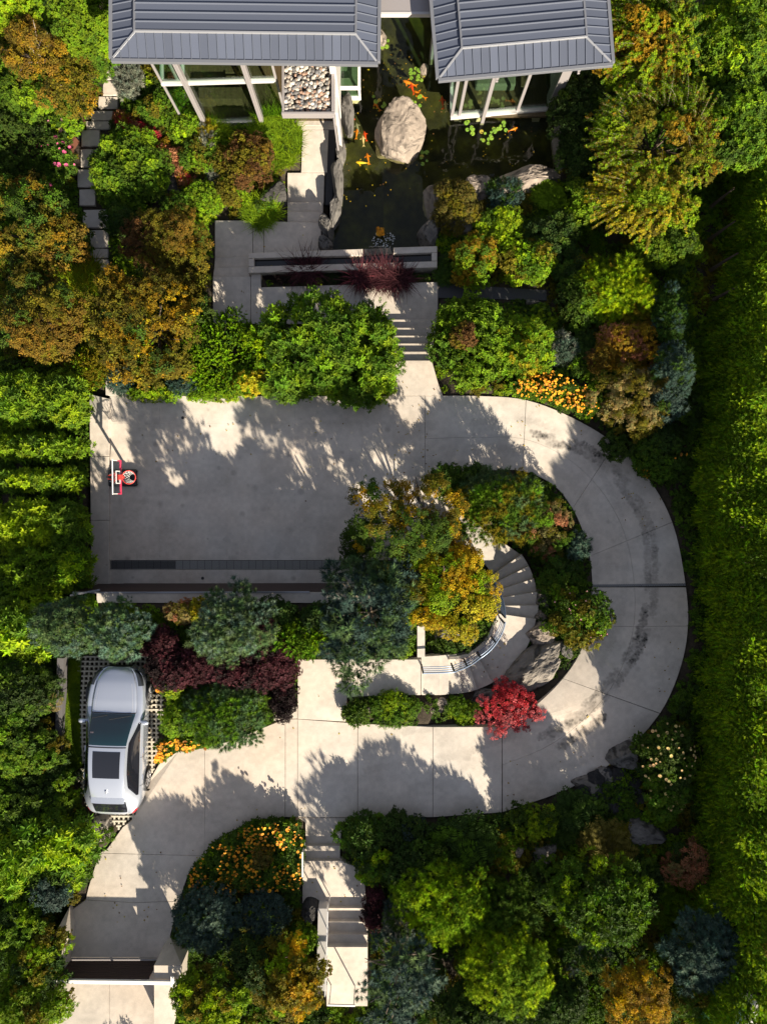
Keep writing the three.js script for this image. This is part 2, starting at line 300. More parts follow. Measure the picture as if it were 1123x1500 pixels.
// lower garden path and stairs
const lowPath = setting('garden_path', 'lower concrete path with broad steps');
{
  const h = [2.02, 2.17, 2.32];
  slab('slab', [[437, 1197.6], [512, 1197.6], [500, 1215], [498, 1240], [448, 1240], [447, 1205]], h[0], .3, M.concrete, lowPath);
  slab('step', [[447, 1239], [498, 1239], [498, 1262], [444, 1262]], h[1], .3, M.step, lowPath);
  slab('slab', [[443, 1261], [500, 1261], [533, 1275], [537, 1332], [478, 1332], [443, 1334]], h[2], .3, M.concrete, lowPath);
  const ys = [1330, 1350, 1369, 1388]; for (let i = 0; i < 3; i++) slab('step', [[479, ys[i]], [538, ys[i]], [538, ys[i + 1] + 2], [479, ys[i + 1] + 2]], 2.48 + i * .16, .5, M.step, lowPath);
  slab('slab', [[478, 1387], [538, 1387], [538, 1474], [478, 1474]], 2.98, .3, M.concrete, lowPath);
}
// upper steps, terrace and house path
const upPath = setting('upper_terrace', 'concrete terrace with steps up towards the pond');
{
  slab('slab', [[569, 528], [632, 528], [641, 560], [648, 579.5], [569, 579.5]], 0.0, .3, M.concrete, upPath);
  const ys = [468, 480, 491.5, 503, 515, 527.5]; for (let i = 0; i < 5; i++) slab('step', [[573 - i * .6, ys[i]], [639 - i * 1.4, ys[i]], [638 - i * 1.4, ys[i + 1] + 2], [572 - i * .6, ys[i + 1] + 2]], -0.75 + i * 0.15, .5, M.step, upPath);
  slab('slab', [[382.5, 421], [641, 413], [641, 468.5], [382.5, 476]], -0.9, .35, M.concrete, upPath);
  slab('slab', [[312, 405], [367, 405], [367, 474], [312, 474]], -0.9, .35, M.concrete, upPath); slab('step', [[367.6, 400], [382, 399], [382, 476], [367.6, 474]], -0.9, .35, M.step, upPath);
  slab('step', [[314, 392], [366, 391], [366, 406], [312, 406]], -1.04, .4, M.step, upPath); slab('step', [[315, 377], [366, 376], [366, 393], [314, 393]], -1.18, .4, M.step, upPath);
  slab('slab', [[315, 323], [370, 323], [370, 377.5], [315, 378.5]], -1.32, .4, M.concrete, upPath); slab('step', [[370.6, 323], [386, 323], [386, 371], [370.6, 371]], -1.32, .4, M.step, upPath);
  slab('slab', [[386.6, 324], [470, 326], [470, 367], [386.6, 371]], -1.32, .4, M.concrete, upPath);
  slab('step', [[421, 310], [472, 310], [472, 328], [421, 328]], -1.46, .4, M.step, upPath); slab('step', [[421, 296], [473, 296], [473, 311.5], [421, 311.5]], -1.60, .4, M.step, upPath);
  slab('slab', [[421, 253], [475, 253], [474, 297.5], [421, 297.5]], -1.74, .4, M.concrete, upPath);
  slab('slab', [[443, 190], [481, 190], [479, 252.4], [441, 252.4]], -1.74, .4, M.concrete, upPath); slab('slab', [[441, 120], [490, 120], [490, 189.4], [441, 189.4]], -1.74, .4, M.concrete, upPath);
  // narrow strip path down to the court's corner
  slab('slab', [[154, 545], [164, 545], [172, 568], [190, 570], [191, 579.5], [155, 579.5]], 0.02, .3, M.concrete, upPath);
  slab('step', [[153.5, 528], [162, 528], [162, 544.5], [153.5, 544.5]], -0.12, .4, M.step, upPath);
}
// stepping stones
{
  const path = setting('stepping_stone_path', 'row of pale stepping stones leading to the house');
  for (const [x, y, w, h] of [[171, 91, 16, 9], [166, 107, 21, 20], [163, 129, 25, 21], [158, 150, 28, 18], [150, 169, 32, 14], [144, 183, 37, 12], [133, 202, 27, 24], [130, 231, 24, 27], [126, 261, 25, 26], [128, 289, 24, 24], [140, 320, 37, 27], [142, 350, 34, 26], [145, 371, 27, 14], [149, 386, 22, 13], [151, 405, 19, 22], [154, 428, 15, 18], [156, 452, 14, 20], [157, 478, 14, 20], [157, 505, 14, 24]]) {
    const q = [], s = .5; for (const [a, b] of [[-s, -s], [0, -s * 1.02], [s, -s], [s * 1.02, 0], [s, s], [0, s * 1.03], [-s, s], [-s * 1.02, 0]]) q.push([x + a * w * rr(.93, 1), y + b * h * rr(.93, 1)]);
    slab('stone', q, (X, Z) => ground0(X, Z) + .07, .2, M.step, path, .12, .015);
  }
}
function prismH(pts, bottom) {        // [px, py, top height] ... down to a flat bottom
  const p = pts.map(([x, y, h]) => P(x, y, h)), poly = p.map(v => new THREE.Vector2(v.x, v.z)), pos = [], t = (...v) => v.forEach(q => pos.push(q.x, q.y, q.z));
  for (const [i, j, k] of THREE.ShapeUtils.triangulateShape(poly, [])) t(p[i], p[k], p[j]);
  for (let i = 0; i < p.length; i++) { const a = p[i], b = p[(i + 1) % p.length], c = V3(a.x, bottom, a.z), d = V3(b.x, bottom, b.z); t(a, c, d); t(a, d, b); }
  const g = new THREE.BufferGeometry(); g.setAttribute('position', new THREE.Float32BufferAttribute(pos, 3)); g.computeVertexNormals(); return lotUV(g);
}
// ---------------------------------------------------------------- curved stairs in the island
const stairs = thing('curved_staircase', 'curved pale concrete stairs climbing around the golden maple to the court', 'staircase');
{
  const C = [657, 888], sec = (a0, a1, r0, r1, n = 8) => { const o = []; for (let i = 0; i <= n; i++) { const a = lerp(a0, a1, i / n) * Math.PI / 180; o.push([C[0] + Math.cos(a) * r1, C[1] + Math.sin(a) * r1]); } for (let i = n; i >= 0; i--) { const a = lerp(a0, a1, i / n) * Math.PI / 180; o.push([C[0] + Math.cos(a) * r0, C[1] + Math.sin(a) * r0]); } return o; };
  const t = (poly, h, name = 'tread', th = .6) => slab(name, poly, h, th, M.step, stairs, .4, .008);
  t([[608, 696], [636, 692], [655, 722], [672, 752], [658, 790], [632, 770], [606, 726]], 0, 'landing');
  t([[672.6, 752.6], [690, 762], [740, 797], [763, 813], [770, 824], [724, 844], [694, 808], [658.6, 790.6]], .17, 'landing');
  const f1 = [-35, -26.2, -17.5, -8.7, 0, 9]; for (let i = 0; i < 5; i++) t(sec(f1[i] - .6, f1[i + 1], 71, 131, 3), .34 + i * .17);
  t(sec(8.4, 61, 71, 129, 14), 1.19, 'landing');
  const f2 = [60, 71, 81, 90]; for (let i = 0; i < 3; i++) t(sec(f2[i], f2[i + 1] + .6, 71, 129, 3), 1.36 + i * .16);
  t([[657, 959], [657, 1017], [644, 1018], [644, 960]], 1.84); t([[644.6, 960], [644.6, 1018], [616.5, 1018], [616.5, 962]], 1.94);
  const wall = []; { const o = sec(-40, 92, 66, 70.5, 24); const g = slabGeo(flat(o, 1), (x, z) => clamp(lerp(.1, 1.9, (z - 1.3) / 4.5), .1, 1.9), 1.6, .01); mesh('inner_kerb', g, M.step, stairs); }
}
const rail = thing('stair_railing', 'curved pale blue steel railing with four rails along the curved stairs', 'railing');
{
  const c = P(657, 888, 1), R = 1.66, lvl = a => a < -35 ? .17 : a < 9 ? lerp(.17, 1.19, (a + 35) / 44) : a < 60 ? 1.19 : a < 90 ? lerp(1.19, 1.84, (a - 60) / 30) : 1.9;
  const at = (a, h) => V3(c.x + Math.cos(a * Math.PI / 180) * R, lvl(a) + h, c.z + Math.sin(a * Math.PI / 180) * R), end = h => { const q = P(617, 966, 1.95); return V3(q.x, 1.94 + h, at(90, 0).z + .03); };
  for (const [a0, a1, fin] of [[-38, 8, false], [10, 92, true]]) for (const h of [.28, .52, .76, 1.0]) {
    const p = []; for (let a = a0; a <= a1; a += 4) p.push(at(a, h)); if (fin) p.push(end(h)); mesh('rail', pipe(p, h === 1 ? .024 : .014, p.length * 3, 8), M.rail, rail);
  }
  for (const a of [-36, -15, 6, 12, 35, 58, 75, 90]) mesh('post', bar(at(a, -.06), at(a, 1.0), .035, .05), M.dark, rail);
  mesh('post', bar(end(-.06), end(1.0), .035, .05), M.dark, rail);
  // the short upper rail seen as a pair of curved handles
  mesh('upper_handle', pipe([P(690, 802, .17), P(692, 802, .9), P(685, 790, 1.05), P(678, 782, .5)], .018, 20, 6), M.dark, rail);
}
{ const o = thing('stub_wall', 'small pale concrete stub wall at the railing end beside the pine', 'wall'); mesh('wall_body', prismH([[612, 918, 2.5], [621, 918, 2.5], [621, 962, 2.5], [612, 962, 2.5]], 1.4), M.plaster, o); mesh('cap', prismH([[611, 917, 2.53], [622, 917, 2.53], [622, 963, 2.53], [611, 963, 2.53]], 2.49), M.step, o); }
// ---------------------------------------------------------------- retaining wall along the court
{
  const w = thing('retaining_wall', 'tall retaining wall clad in dark brown boards along the court', 'wall');
  const a = P(146, 854, 0), b = P(497, 853, 0), H = 1.9, nb = 9;
  for (let i = 0; i < nb; i++) { const y = .04 + (i + .5) * (H - .06) / nb, g = bar(V3(a.x, y, a.z + .03), V3(b.x, y, b.z + .03), .03, (H - .06) / nb - .012); const p = g.attributes.position, u = g.attributes.uv; for (let k = 0; k < p.count; k++) u.setXY(k, p.getX(k) * .4 + i * .37, p.getY(k) * .8); mesh('board', g, M.wood, w); }
  mesh('cap_rail', bar(V3(a.x - .05, H + .06, a.z + .04), V3(b.x - .8, H + .06, b.z + .04), .05, .03), M.steel, w);
  mesh('wall_section', prismH([[142, 868.5, 1.94], [322, 868, 1.94], [322, 883, 1.94], [142, 883, 1.94]], -.4), M.concrete, w);
  mesh('wall_section', prismH([[322.5, 868, 1.94], [548, 867.5, 1.94], [548, 883, 1.94], [322.5, 883, 1.94]], -.4), M.concrete, w);
  mesh('return_rail', [bar(P(104, 872, 1.98), P(147, 864, 2.0), .06, .05), bar(P(104, 872, 1.98), V3(P(104, 872, 1.98).x, .9, P(104, 872, 1.98).z), .05, .05)], M.steel, w);
  addHard(flat([[142, 863], [545, 862], [545, 881], [142, 881]], 1.94), 1.94, .5);
}
// ---------------------------------------------------------------- gate and flank walls
{
  const f = thing('driveway_gate', 'dark brown board driveway gate with white top rail between concrete walls', 'gate');
  const yb = driveZ(14.05) + .02, H = .9, a = P(102, 1403, yb), b = P(232, 1403, yb), nb = 9, z = a.z + .05;
  for (let i = 0; i < nb; i++) { const y = yb + .08 + (i + .5) * (H - .1) / nb, g = bar(V3(a.x, y, z), V3(b.x, y, z), .035, (H - .1) / nb - .01); const p = g.attributes.position, u = g.attributes.uv; for (let k = 0; k < p.count; k++) u.setXY(k, p.getX(k) * .4 + i * .31, p.getY(k) * .8); mesh('board', g, M.wood, f); }
  mesh('bottom_rail', bar(V3(a.x, yb + .03, z - .01), V3(b.x, yb + .03, z - .01), .05, .05), M.alu, f);
  mesh('top_rail', bar(V3(a.x - .12, yb + H + .02, z + .03), V3(b.x + .95, yb + H + .02, z + .08), .11, .07), M.white, f);
  mesh('end_plate', bar(V3(b.x + .72, yb + H + .06, z - .14), V3(b.x + .72, yb + H + .06, z + .34), .1, .03), M.white, f);
  for (const x of [a.x + .1, (a.x + b.x) / 2, b.x - .1]) mesh('upright', box(.06, H, .05, x, yb + H / 2, z + .06), M.alu, f);
  const tp = yb + H - .06, bt = 1.2, r = thing('flank_wall', 'thick concrete flank wall with sloped end beside the gate rail plate', 'wall');
  mesh('sloped_end', prismH([[249, 1372, yb - .05], [266, 1414, tp], [226, 1414, tp]], bt), M.concrete, r); mesh('wall_body', prismH([[226, 1414.4, tp], [266, 1414.4, tp], [266, 1447, tp], [248, 1520, tp], [226, 1520, tp]], bt), M.concrete, r);
  const l = thing('flank_wall', 'concrete flank wall with sunlit sloped top among shrubs left of the gate', 'wall');
  mesh('sloped_end', prismH([[103, 1327, yb - .05], [92, 1380, tp], [77, 1375, tp]], bt), M.concrete, l); mesh('wall_body', prismH([[76.5, 1376, tp], [92, 1380.6, tp], [86, 1437, tp], [66, 1437, tp]], bt), M.concrete, l);
}
// lower path walls and rails
{
  const w = thing('stair_wall', 'white concrete side wall with handrail beside the lower garden stairs', 'wall');
  mesh('wall_body', prismH([[466, 1331, 2.75], [479, 1331, 2.75], [479, 1452, 3.25], [463, 1452, 3.25]], 1.6), M.plaster, w);
  const a = P(480, 1335, 3.2), b = P(476, 1460, 3.7); mesh('handrail', [bar(a, b, .04, .03), ...[0.02, .35, .68, .97].map(t => { const q = a.clone().lerp(b, t); return bar(q, V3(q.x, q.y - .9, q.z), .025, .025); })], M.white, w);
  const p = thing('low_rail', 'short white metal rail beside the yellow flower bed and upper path step', 'railing'), c = P(443, 1248, 2.8), d = P(443, 1285, 2.9);
  mesh('top_bar', bar(c, d, .05, .03), M.white, p); for (const t of [.05, .95]) { const q = c.clone().lerp(d, t); mesh('post', bar(q, V3(q.x, q.y - .75, q.z), .03, .03), M.white, p); }
  const e = thing('end_rail', 'thin white rail crossing the lower path below the stairs', 'railing'), u = P(480, 1472, 3.8), v = P(520, 1473, 3.8); mesh('top_bar', bar(u, v, .05, .04), M.white, e); for (const t of [.05, .95]) { const q = u.clone().lerp(v, t); mesh('post', bar(q, V3(q.x, q.y - .85, q.z), .03, .03), M.white, e); }
}
// ---------------------------------------------------------------- rocks
function rockGeo(rx, ry, rz, facets = 9, tint = [.24, .21, .18], detail = 13, dirt = .8) {
  const g = new THREE.IcosahedronGeometry(1, detail), p = g.attributes.position, s = rr(0, 90), pl = [];
  for (let i = 0; i < facets; i++) { const v = V3(rr(-1, 1), rr(-.5, 1), rr(-1, 1)).normalize(); pl.push([v, rr(.62, .86)]); } pl.push([V3(rr(-.15, .15), 1, rr(-.15, .15)).normalize(), rr(.6, .75)]);
  const v = new THREE.Vector3(), col = new Float32Array(p.count * 3), cache = new Map();
  for (let i = 0; i < p.count; i++) {
    v.fromBufferAttribute(p, i); const key = `${v.x.toFixed(4)},${v.y.toFixed(4)},${v.z.toFixed(4)}`; let e = cache.get(key);
    if (!e) {
      const o = v.clone(); const r = 1 + (n3(o.x * 1.6 + s, o.y * 1.6, o.z * 1.6) - .5) * .5; v.multiplyScalar(r);
      for (const [n, d] of pl) { const k = v.dot(n) - d; if (k > 0) v.addScaledVector(n, -k * .93); }
      v.multiplyScalar(1 + (n3(o.x * 6 + s, o.y * 6, o.z * 6) - .5) * .10 + (n3(o.x * 17 + s, o.y * 17, o.z * 17) - .5) * .07);
      const m = n3(o.x * 3 + s, o.y * 3, o.z * 3 + 4), q = n3(o.x * 13 + s, o.y * 13, o.z * 13 + 4), k = .55 + m * .5 + (q - .5) * .5 - (n3(o.x * 5 + s + 20, o.y * 5, o.z * 5) > .62 ? dirt * .6 : 0);
      e = [v.x * rx, v.y * ry, v.z * rz, k]; cache.set(key, e);
    }
    p.setXYZ(i, e[0], e[1], e[2]); for (let c = 0; c < 3; c++) col[3 * i + c] = Math.max(.01, tint[c] * e[3]);
  }
  g.setAttribute('color', new THREE.BufferAttribute(col, 3)); g.computeVertexNormals(); return g;
}
const GREY = [.23, .205, .18], TAN = [.30, .25, .21], DARK = [.06, .057, .055], MID = [.16, .15, .14];
function boulder(label, px, py, rx, ry, top, base, turn = 0, tint = GREY, facets = 9, group) {
  const h = top - base; let g = 0, p; for (let i = 0; i < 6; i++) { p = P(px, py, g + h * .4); g = ground0(p.x, p.z); } const k = 1 / pxPerM(p.y);
  const o = thing('boulder', label, 'rock', [p.x, g - h * .6, p.z], turn, group);
  const m = mesh('rock_body', rockGeo(rx * k * 1.12, h * .95, ry * k * 1.12, facets, tint), M.rock, o); m.position.y = h * .5; return o;
}
// ---------------------------------------------------------------- pond
const WL = -1.78;
const pondPx = [[497, -60], [860, -60], [862, 100], [840, 180], [824, 215], [806, 255], [760, 262], [715, 275], [690, 290], [640, 300], [634, 340], [628, 364], [472, 368], [479, 330], [487, 290], [493, 230], [496, 180], [499, 130]];
{
  const poly = flat(pondPx, WL); addHard(poly, WL, 1.1);
  const g = slabGeo(poly, WL, .02, .001); const o = mesh('pond_water', g, M.water, scene); tag(o, 'dark still koi pond water', null, null, 'structure');
  { const u = g.attributes.uv, p = g.attributes.position; for (let i = 0; i < p.count; i++) u.setXY(i, p.getX(i) / 5, p.getZ(i) / 5); }
  const bedG = slabGeo(poly, WL - .75, .1, .001); { const u = bedG.attributes.uv, p = bedG.attributes.position; for (let i = 0; i < p.count; i++) u.setXY(i, p.getX(i) / 6, p.getZ(i) / 6); }
  tag(mesh('pond_floor', bedG, M.pondBed, scene), 'silty olive pond floor', null, null, 'structure');
  const rim = slabGeo(poly, WL, 1.0, .001), pp = rim.attributes.position, keep = []; for (let i = 0; i < pp.count; i += 3) { const ys = [0, 1, 2].map(k => pp.getY(i + k)); if (Math.max(...ys) - Math.min(...ys) > .3) for (let k = 0; k < 3; k++) keep.push(pp.getX(i + k), pp.getY(i + k) + .12, pp.getZ(i + k)); }
  const rg = new THREE.BufferGeometry(); rg.setAttribute('position', new THREE.Float32BufferAttribute(keep, 3)); rg.computeVertexNormals(); tag(mesh('pond_bank', rg, M.gravel, scene), 'dark pond bank liner', null, null, 'structure');
}
{
  boulder('large pale flat-topped boulder standing alone in the koi pond', 588, 187, 36, 45, 2.05, .7, .25, TAN, 14);
  boulder('mossy-topped grey boulder at the pond corner beside the trough', 660, 303, 36, 42, 1.95, 1.0, .4, GREY, 8);
  boulder('small pointed boulder wedged between mossy rock and long pond boulder', 700, 272, 20, 20, 1.9, 1.0, 1, TAN);
  boulder('long weathered boulder on the pond bank under the shrubs', 768, 262, 52, 20, 1.95, 1.0, .25, TAN, 8);
  boulder('tall grey boulder on the pond bank beside the small glass pavilion', 825, 205, 14, 34, 1.95, 1.0, 0, MID);
  boulder('low rounded boulder by the water trough end', 630, 342, 15, 22, 1.75, 1.0, 0, MID);
  const edge = 'long flat edging stone between gravel strip and koi pond', grp = 'edging stones along the pond path';
  for (const [x, y, w, h, t] of [[507, 160, 9, 32, .05], [497, 215, 7, 22, 0], [493, 258, 8, 34, .05], [489, 305, 8, 22, -.2], [477, 330, 9, 18, .3], [476, 355, 9, 12, .1]]) boulder(edge, x, y, w, h, 1.72, 1.0, t, MID, 6, grp);
  boulder('small round pale stone on the pond bank under the roof corner', 557, 50, 8, 11, 1.7, 1.2, 0, TAN);
  boulder('pale pebble boulder in the water beside lily pads near the roof', 621, 97, 6, 6, 1.5, 1.1, 0, TAN);
  boulder('dark craggy rock between bronze shrub and grass tuft', 400, 284, 22, 18, 1.95, 1.2, .3, DARK);
  boulder('dark craggy rock under the round green tree', 240, 262, 24, 26, 1.6, 1.1, .5, DARK);
  // island
  boulder('huge slanted grey boulder beside the ramp below the curved stairs', 785, 978, 54, 26, 1.3, 0, .62, GREY, 7);
  boulder('pale wedge-shaped boulder between curved stairs and ramp shrub', 791, 931, 25, 19, .9, 0, .2, TAN, 7);
  boulder('square grey boulder at the edge of the curved stair treads', 795, 878, 11, 14, .45, 0, 0, GREY, 6);
  boulder('small pale boulder under the red-berried shrub beside the stair landing', 793, 906, 11, 12, .4, 0, .3, TAN, 6);
  boulder('grey boulder tucked under the ramp shrub', 829, 952, 11, 14, .45, 0, .2, MID, 6);
  boulder('small boulder at the bottom of the curved stairs above the red maple', 734, 1001, 12, 10, .35, 0, .2, GREY, 6);
  boulder('long dark boulder inside the curved stair well', 662, 934, 38, 17, .6, 0, .08, MID, 7);
  boulder('dark boulder half hidden under the golden maple at the stairs', 706, 868, 10, 22, .6, 0, .1, MID, 7);
  boulder('flat pinkish boulder between the two clipped box mounds', 641, 1034, 21, 13, .26, 0, 0, TAN, 6);
  boulder('low boulder between box mound and red maple', 702, 1022, 22, 10, .24, 0, .2, GREY, 6);
  boulder('small boulder beside the first clipped box mound', 538, 1040, 7, 9, -1.65, -2.1, 0, TAN, 6);
  // lower right
  const fl = 'flat grey stone slab at the outer edge of the ramp'; boulder(fl, 860, 1150, 22, 15, -1.93, -2.2, -.25, GREY, 4, 'flat stones by the ramp'); boulder(fl, 887, 1138, 15, 13, -1.93, -2.2, .1, GREY, 4, 'flat stones by the ramp');
  boulder('dark grey boulder at the ramp edge by the black stone basin', 918, 1113, 24, 20, -1.4, -2.3, .4, MID, 7);
  boulder('pale stone catching sun under the lower shrubs', 760, 1250, 9, 8, -1.9, -2.4, .5, TAN, 6);
  boulder('grey boulder among ferns below the ramp', 800, 1252, 18, 14, -1.9, -2.5, .2, GREY, 7);
  boulder('long mossy boulder under the lower flowering shrubs', 945, 1222, 30, 20, -1.8, -2.6, 0, MID, 7);
  boulder('flat speckled stone slab beside the parked car and driveway', 143, 1216, 20, 22, -2.0, -2.4, .1, GREY, 4);
  boulder('dark rock at the lower path corner beside the blue shrubs', 455, 1338, 16, 14, -1.9, -2.6, 0, DARK);
  boulder('pale rock showing among dark planting above the ramp', 780, 442, 10, 6, .95, .5, 0, GREY, 6); boulder('long grey rock in the dark bed above the yellow flowers', 855, 400, 12, 6, 1.2, .7, .4, GREY, 6);
}
{ // black stone water basin at the lower right
  const p = Pon(895, 1170, (x, z) => ground0(x, z) + .1), o = thing('stone_basin', 'black stone basin filled with dark pebbles beside the ramp', 'basin', [p.x, p.y - .12, p.z]);
  const g = new THREE.CylinderGeometry(1.05, .9, .4, 40, 1).toNonIndexed(); for (let i = 0; i < 9; i++) { const a = i * .7, m = mesh('basin_stone', rockGeo(rr(.22, .34), .2, rr(.2, .3), 7, [.025, .024, .026], 5), M.rock, o); m.position.set(Math.cos(a) * .95, .06, Math.sin(a) * .8); }
  const inst = new THREE.InstancedMesh(new THREE.IcosahedronGeometry(1, 2), M.dark, 420); inst.name = 'pebbles'; inst.userData.kind = 'stuff'; const m = new THREE.Matrix4(), q = new THREE.Quaternion();
  for (let i = 0; i < 420; i++) { const r = Math.sqrt(rnd()) * .95, a = rr(0, 6.283), s = rr(.05, .09); q.setFromEuler(new THREE.Euler(0, a, 0)); m.compose(V3(Math.cos(a) * r, .04 + rr(0, .06), Math.sin(a) * r), q, V3(s * 1.3, s * .6, s)); inst.setMatrixAt(i, m); } o.add(inst);
}
// water trough below the pond
{
  const t = thing('water_trough', 'long raised concrete water trough with dark water spilling into the pond', 'trough'), h = -.72;
  const seg = (n, p) => mesh(n, slabGeo(flat(p, h), h, 1.4, .012), M.step, t);
  seg('rim', [[364, 370.5], [531, 364.5], [531, 374], [364, 378.5]]); seg('rim', [[576, 362.5], [640, 360.5], [640, 369.5], [576, 372]]); seg('rim', [[364, 390.5], [640, 382.5], [640, 391.5], [364, 400]]); seg('end_wall', [[364, 379], [372, 379], [372, 390], [364, 390]]); seg('end_wall', [[632, 370], [640, 370], [640, 382], [632, 382.2]]);
  mesh('spillway', slabGeo(flat([[531.5, 364.5], [575.5, 362.8], [575.5, 372], [531.5, 374]], -.84), -.84, 1.2, .008), M.dark, t);
  mesh('trough_water', slabGeo(flat([[370, 377], [634, 370], [634, 383], [370, 391]], -.9), -.9, .05, .002), phy(rgb(.012, .012, .013), .03), t);
  addHard(flat([[362, 369], [642, 359], [642, 393], [362, 401]], -.8), -.9, .5);
}
// koi
{
  const body = (() => { const prof = [[0, 0], [.035, .03], [.075, .10], [.09, .2], [.075, .33], [.04, .46], [.012, .55]]; const g = new THREE.LatheGeometry(prof.map(([r, y]) => new THREE.Vector2(r, y)), 12); g.rotateX(Math.PI / 2); g.scale(.8, .9, 1); return g; })();
  const tail = (() => { const s = new THREE.Shape([[0, 0], [.09, .16], [.03, .12], [-.03, .12], [-.09, .16]].map(p => new THREE.Vector2(...p))); const g = new THREE.ExtrudeGeometry(s, { depth: .008, bevelEnabled: false }); g.rotateX(Math.PI / 2); g.translate(0, 0, .52); return g; })();
  const fin = (() => { const s = new THREE.Shape([[0, 0], [.13, .08], [.1, .12], [0, .06]].map(p => new THREE.Vector2(...p))); const g = new THREE.ExtrudeGeometry(s, { depth: .006, bevelEnabled: false }); g.rotateX(Math.PI / 2); g.translate(.05, 0, .14); return g; })();
  const col = { red: std(rgb(.75, .07, .02), .4), orange: std(rgb(.8, .22, .02), .4), pale: std(rgb(.75, .55, .42), .4), yellow: std(rgb(.8, .5, .04), .4), grey: std(rgb(.25, .25, .24), .4) };
  const K = [[518, 166, 'red', -.4, 'red koi swimming beside the pond edge gravel'], [521, 178, 'grey', .3, 'grey koi swimming behind the red koi'], [523, 187, 'orange', -.1, 'orange koi in the group near the path edge'], [533, 191, 'red', .25, 'red and white koi beside the orange koi'], [531, 197, 'pale', .1, 'pale koi just behind the red and white koi'], [537, 223, 'orange', .2, 'orange koi alone between path and central boulder'], [521, 237, 'yellow', 1.5, 'yellow koi lying crosswise below the other koi'], [552, 206, 'yellow', .9, 'small yellow koi touching the central boulder'], [601, 120, 'red', .3, 'red koi beside the lily pads between the roofs'], [606, 132, 'orange', 1, 'orange koi below the lily pads between the roofs'], [647, 140, 'red', .1, 'red koi close to the small glass pavilion wall'], [652, 147, 'pale', .1, 'pale koi beside the red koi at the pavilion wall'], [758, 186, 'orange', -1.2, 'orange koi below the small glass pavilion'], [547, 147, 'orange', .6, 'orange koi above the central boulder'], [590, 117, 'orange', 1.2, 'dull orange koi left of the lily pads']];
  for (const [x, y, c, t, l] of K) { const p = P(x, y, WL - .06), o = thing('koi_fish', l, 'fish', [p.x, WL - .09, p.z], t, 'koi in the pond'); const s = rr(.55, .85); o.scale.setScalar(s); mesh('body', body, col[c], o); mesh('tail_fin', tail, col[c], o); mesh('side_fin', fin, col[c], o); const f = mesh('side_fin', fin, col[c], o); f.scale.x = -1; }
}
// water lilies
{
  const sh = new THREE.Shape(); sh.absarc(0, 0, 1, .25, 6.03); sh.lineTo(0, 0); const pad = new THREE.ExtrudeGeometry(sh, { depth: .06, bevelEnabled: false, curveSegments: 14 }).rotateX(-Math.PI / 2);
  const ms = [std(rgb(.13, .25, .02), .6), std(rgb(.18, .30, .025), .6), std(rgb(.34, .28, .03), .6)];
  for (const [x, y, n, l] of [[606, 109, 12, 'cluster of lime lily pads between the two roofs'], [614, 152, 7, 'small cluster of lily pads above the central boulder shoulder'], [556, 152, 7, 'yellowing lily pads left of the central boulder'], [613, 233, 7, 'lily pads under the bottom edge of the central boulder'], [683, 189, 8, 'round cluster of lily pads below the pavilion post'], [708, 200, 9, 'loose string of lily pads below the pavilion'], [729, 190, 9, 'bright lily pads with yellow leaf below the pavilion window'], [557, 66, 6, 'lily pads beside the round stone under the left roof']]) {
    const p = P(x, y, WL), o = thing('water_lily', l, 'water lily', [p.x, WL + .004, p.z], 0, 'water lilies in the pond');
    for (let i = 0; i < n; i++) { const q = mesh('lily_pad', pad, ms[rnd() < .12 ? 2 : rnd() < .5 ? 0 : 1], o); const s = rr(.045, .085); q.scale.set(s, .06, s); q.position.set(rr(-.3, .3), i * .0045, rr(-.26, .26)); q.rotation.y = rr(0, 6); }
  }
}
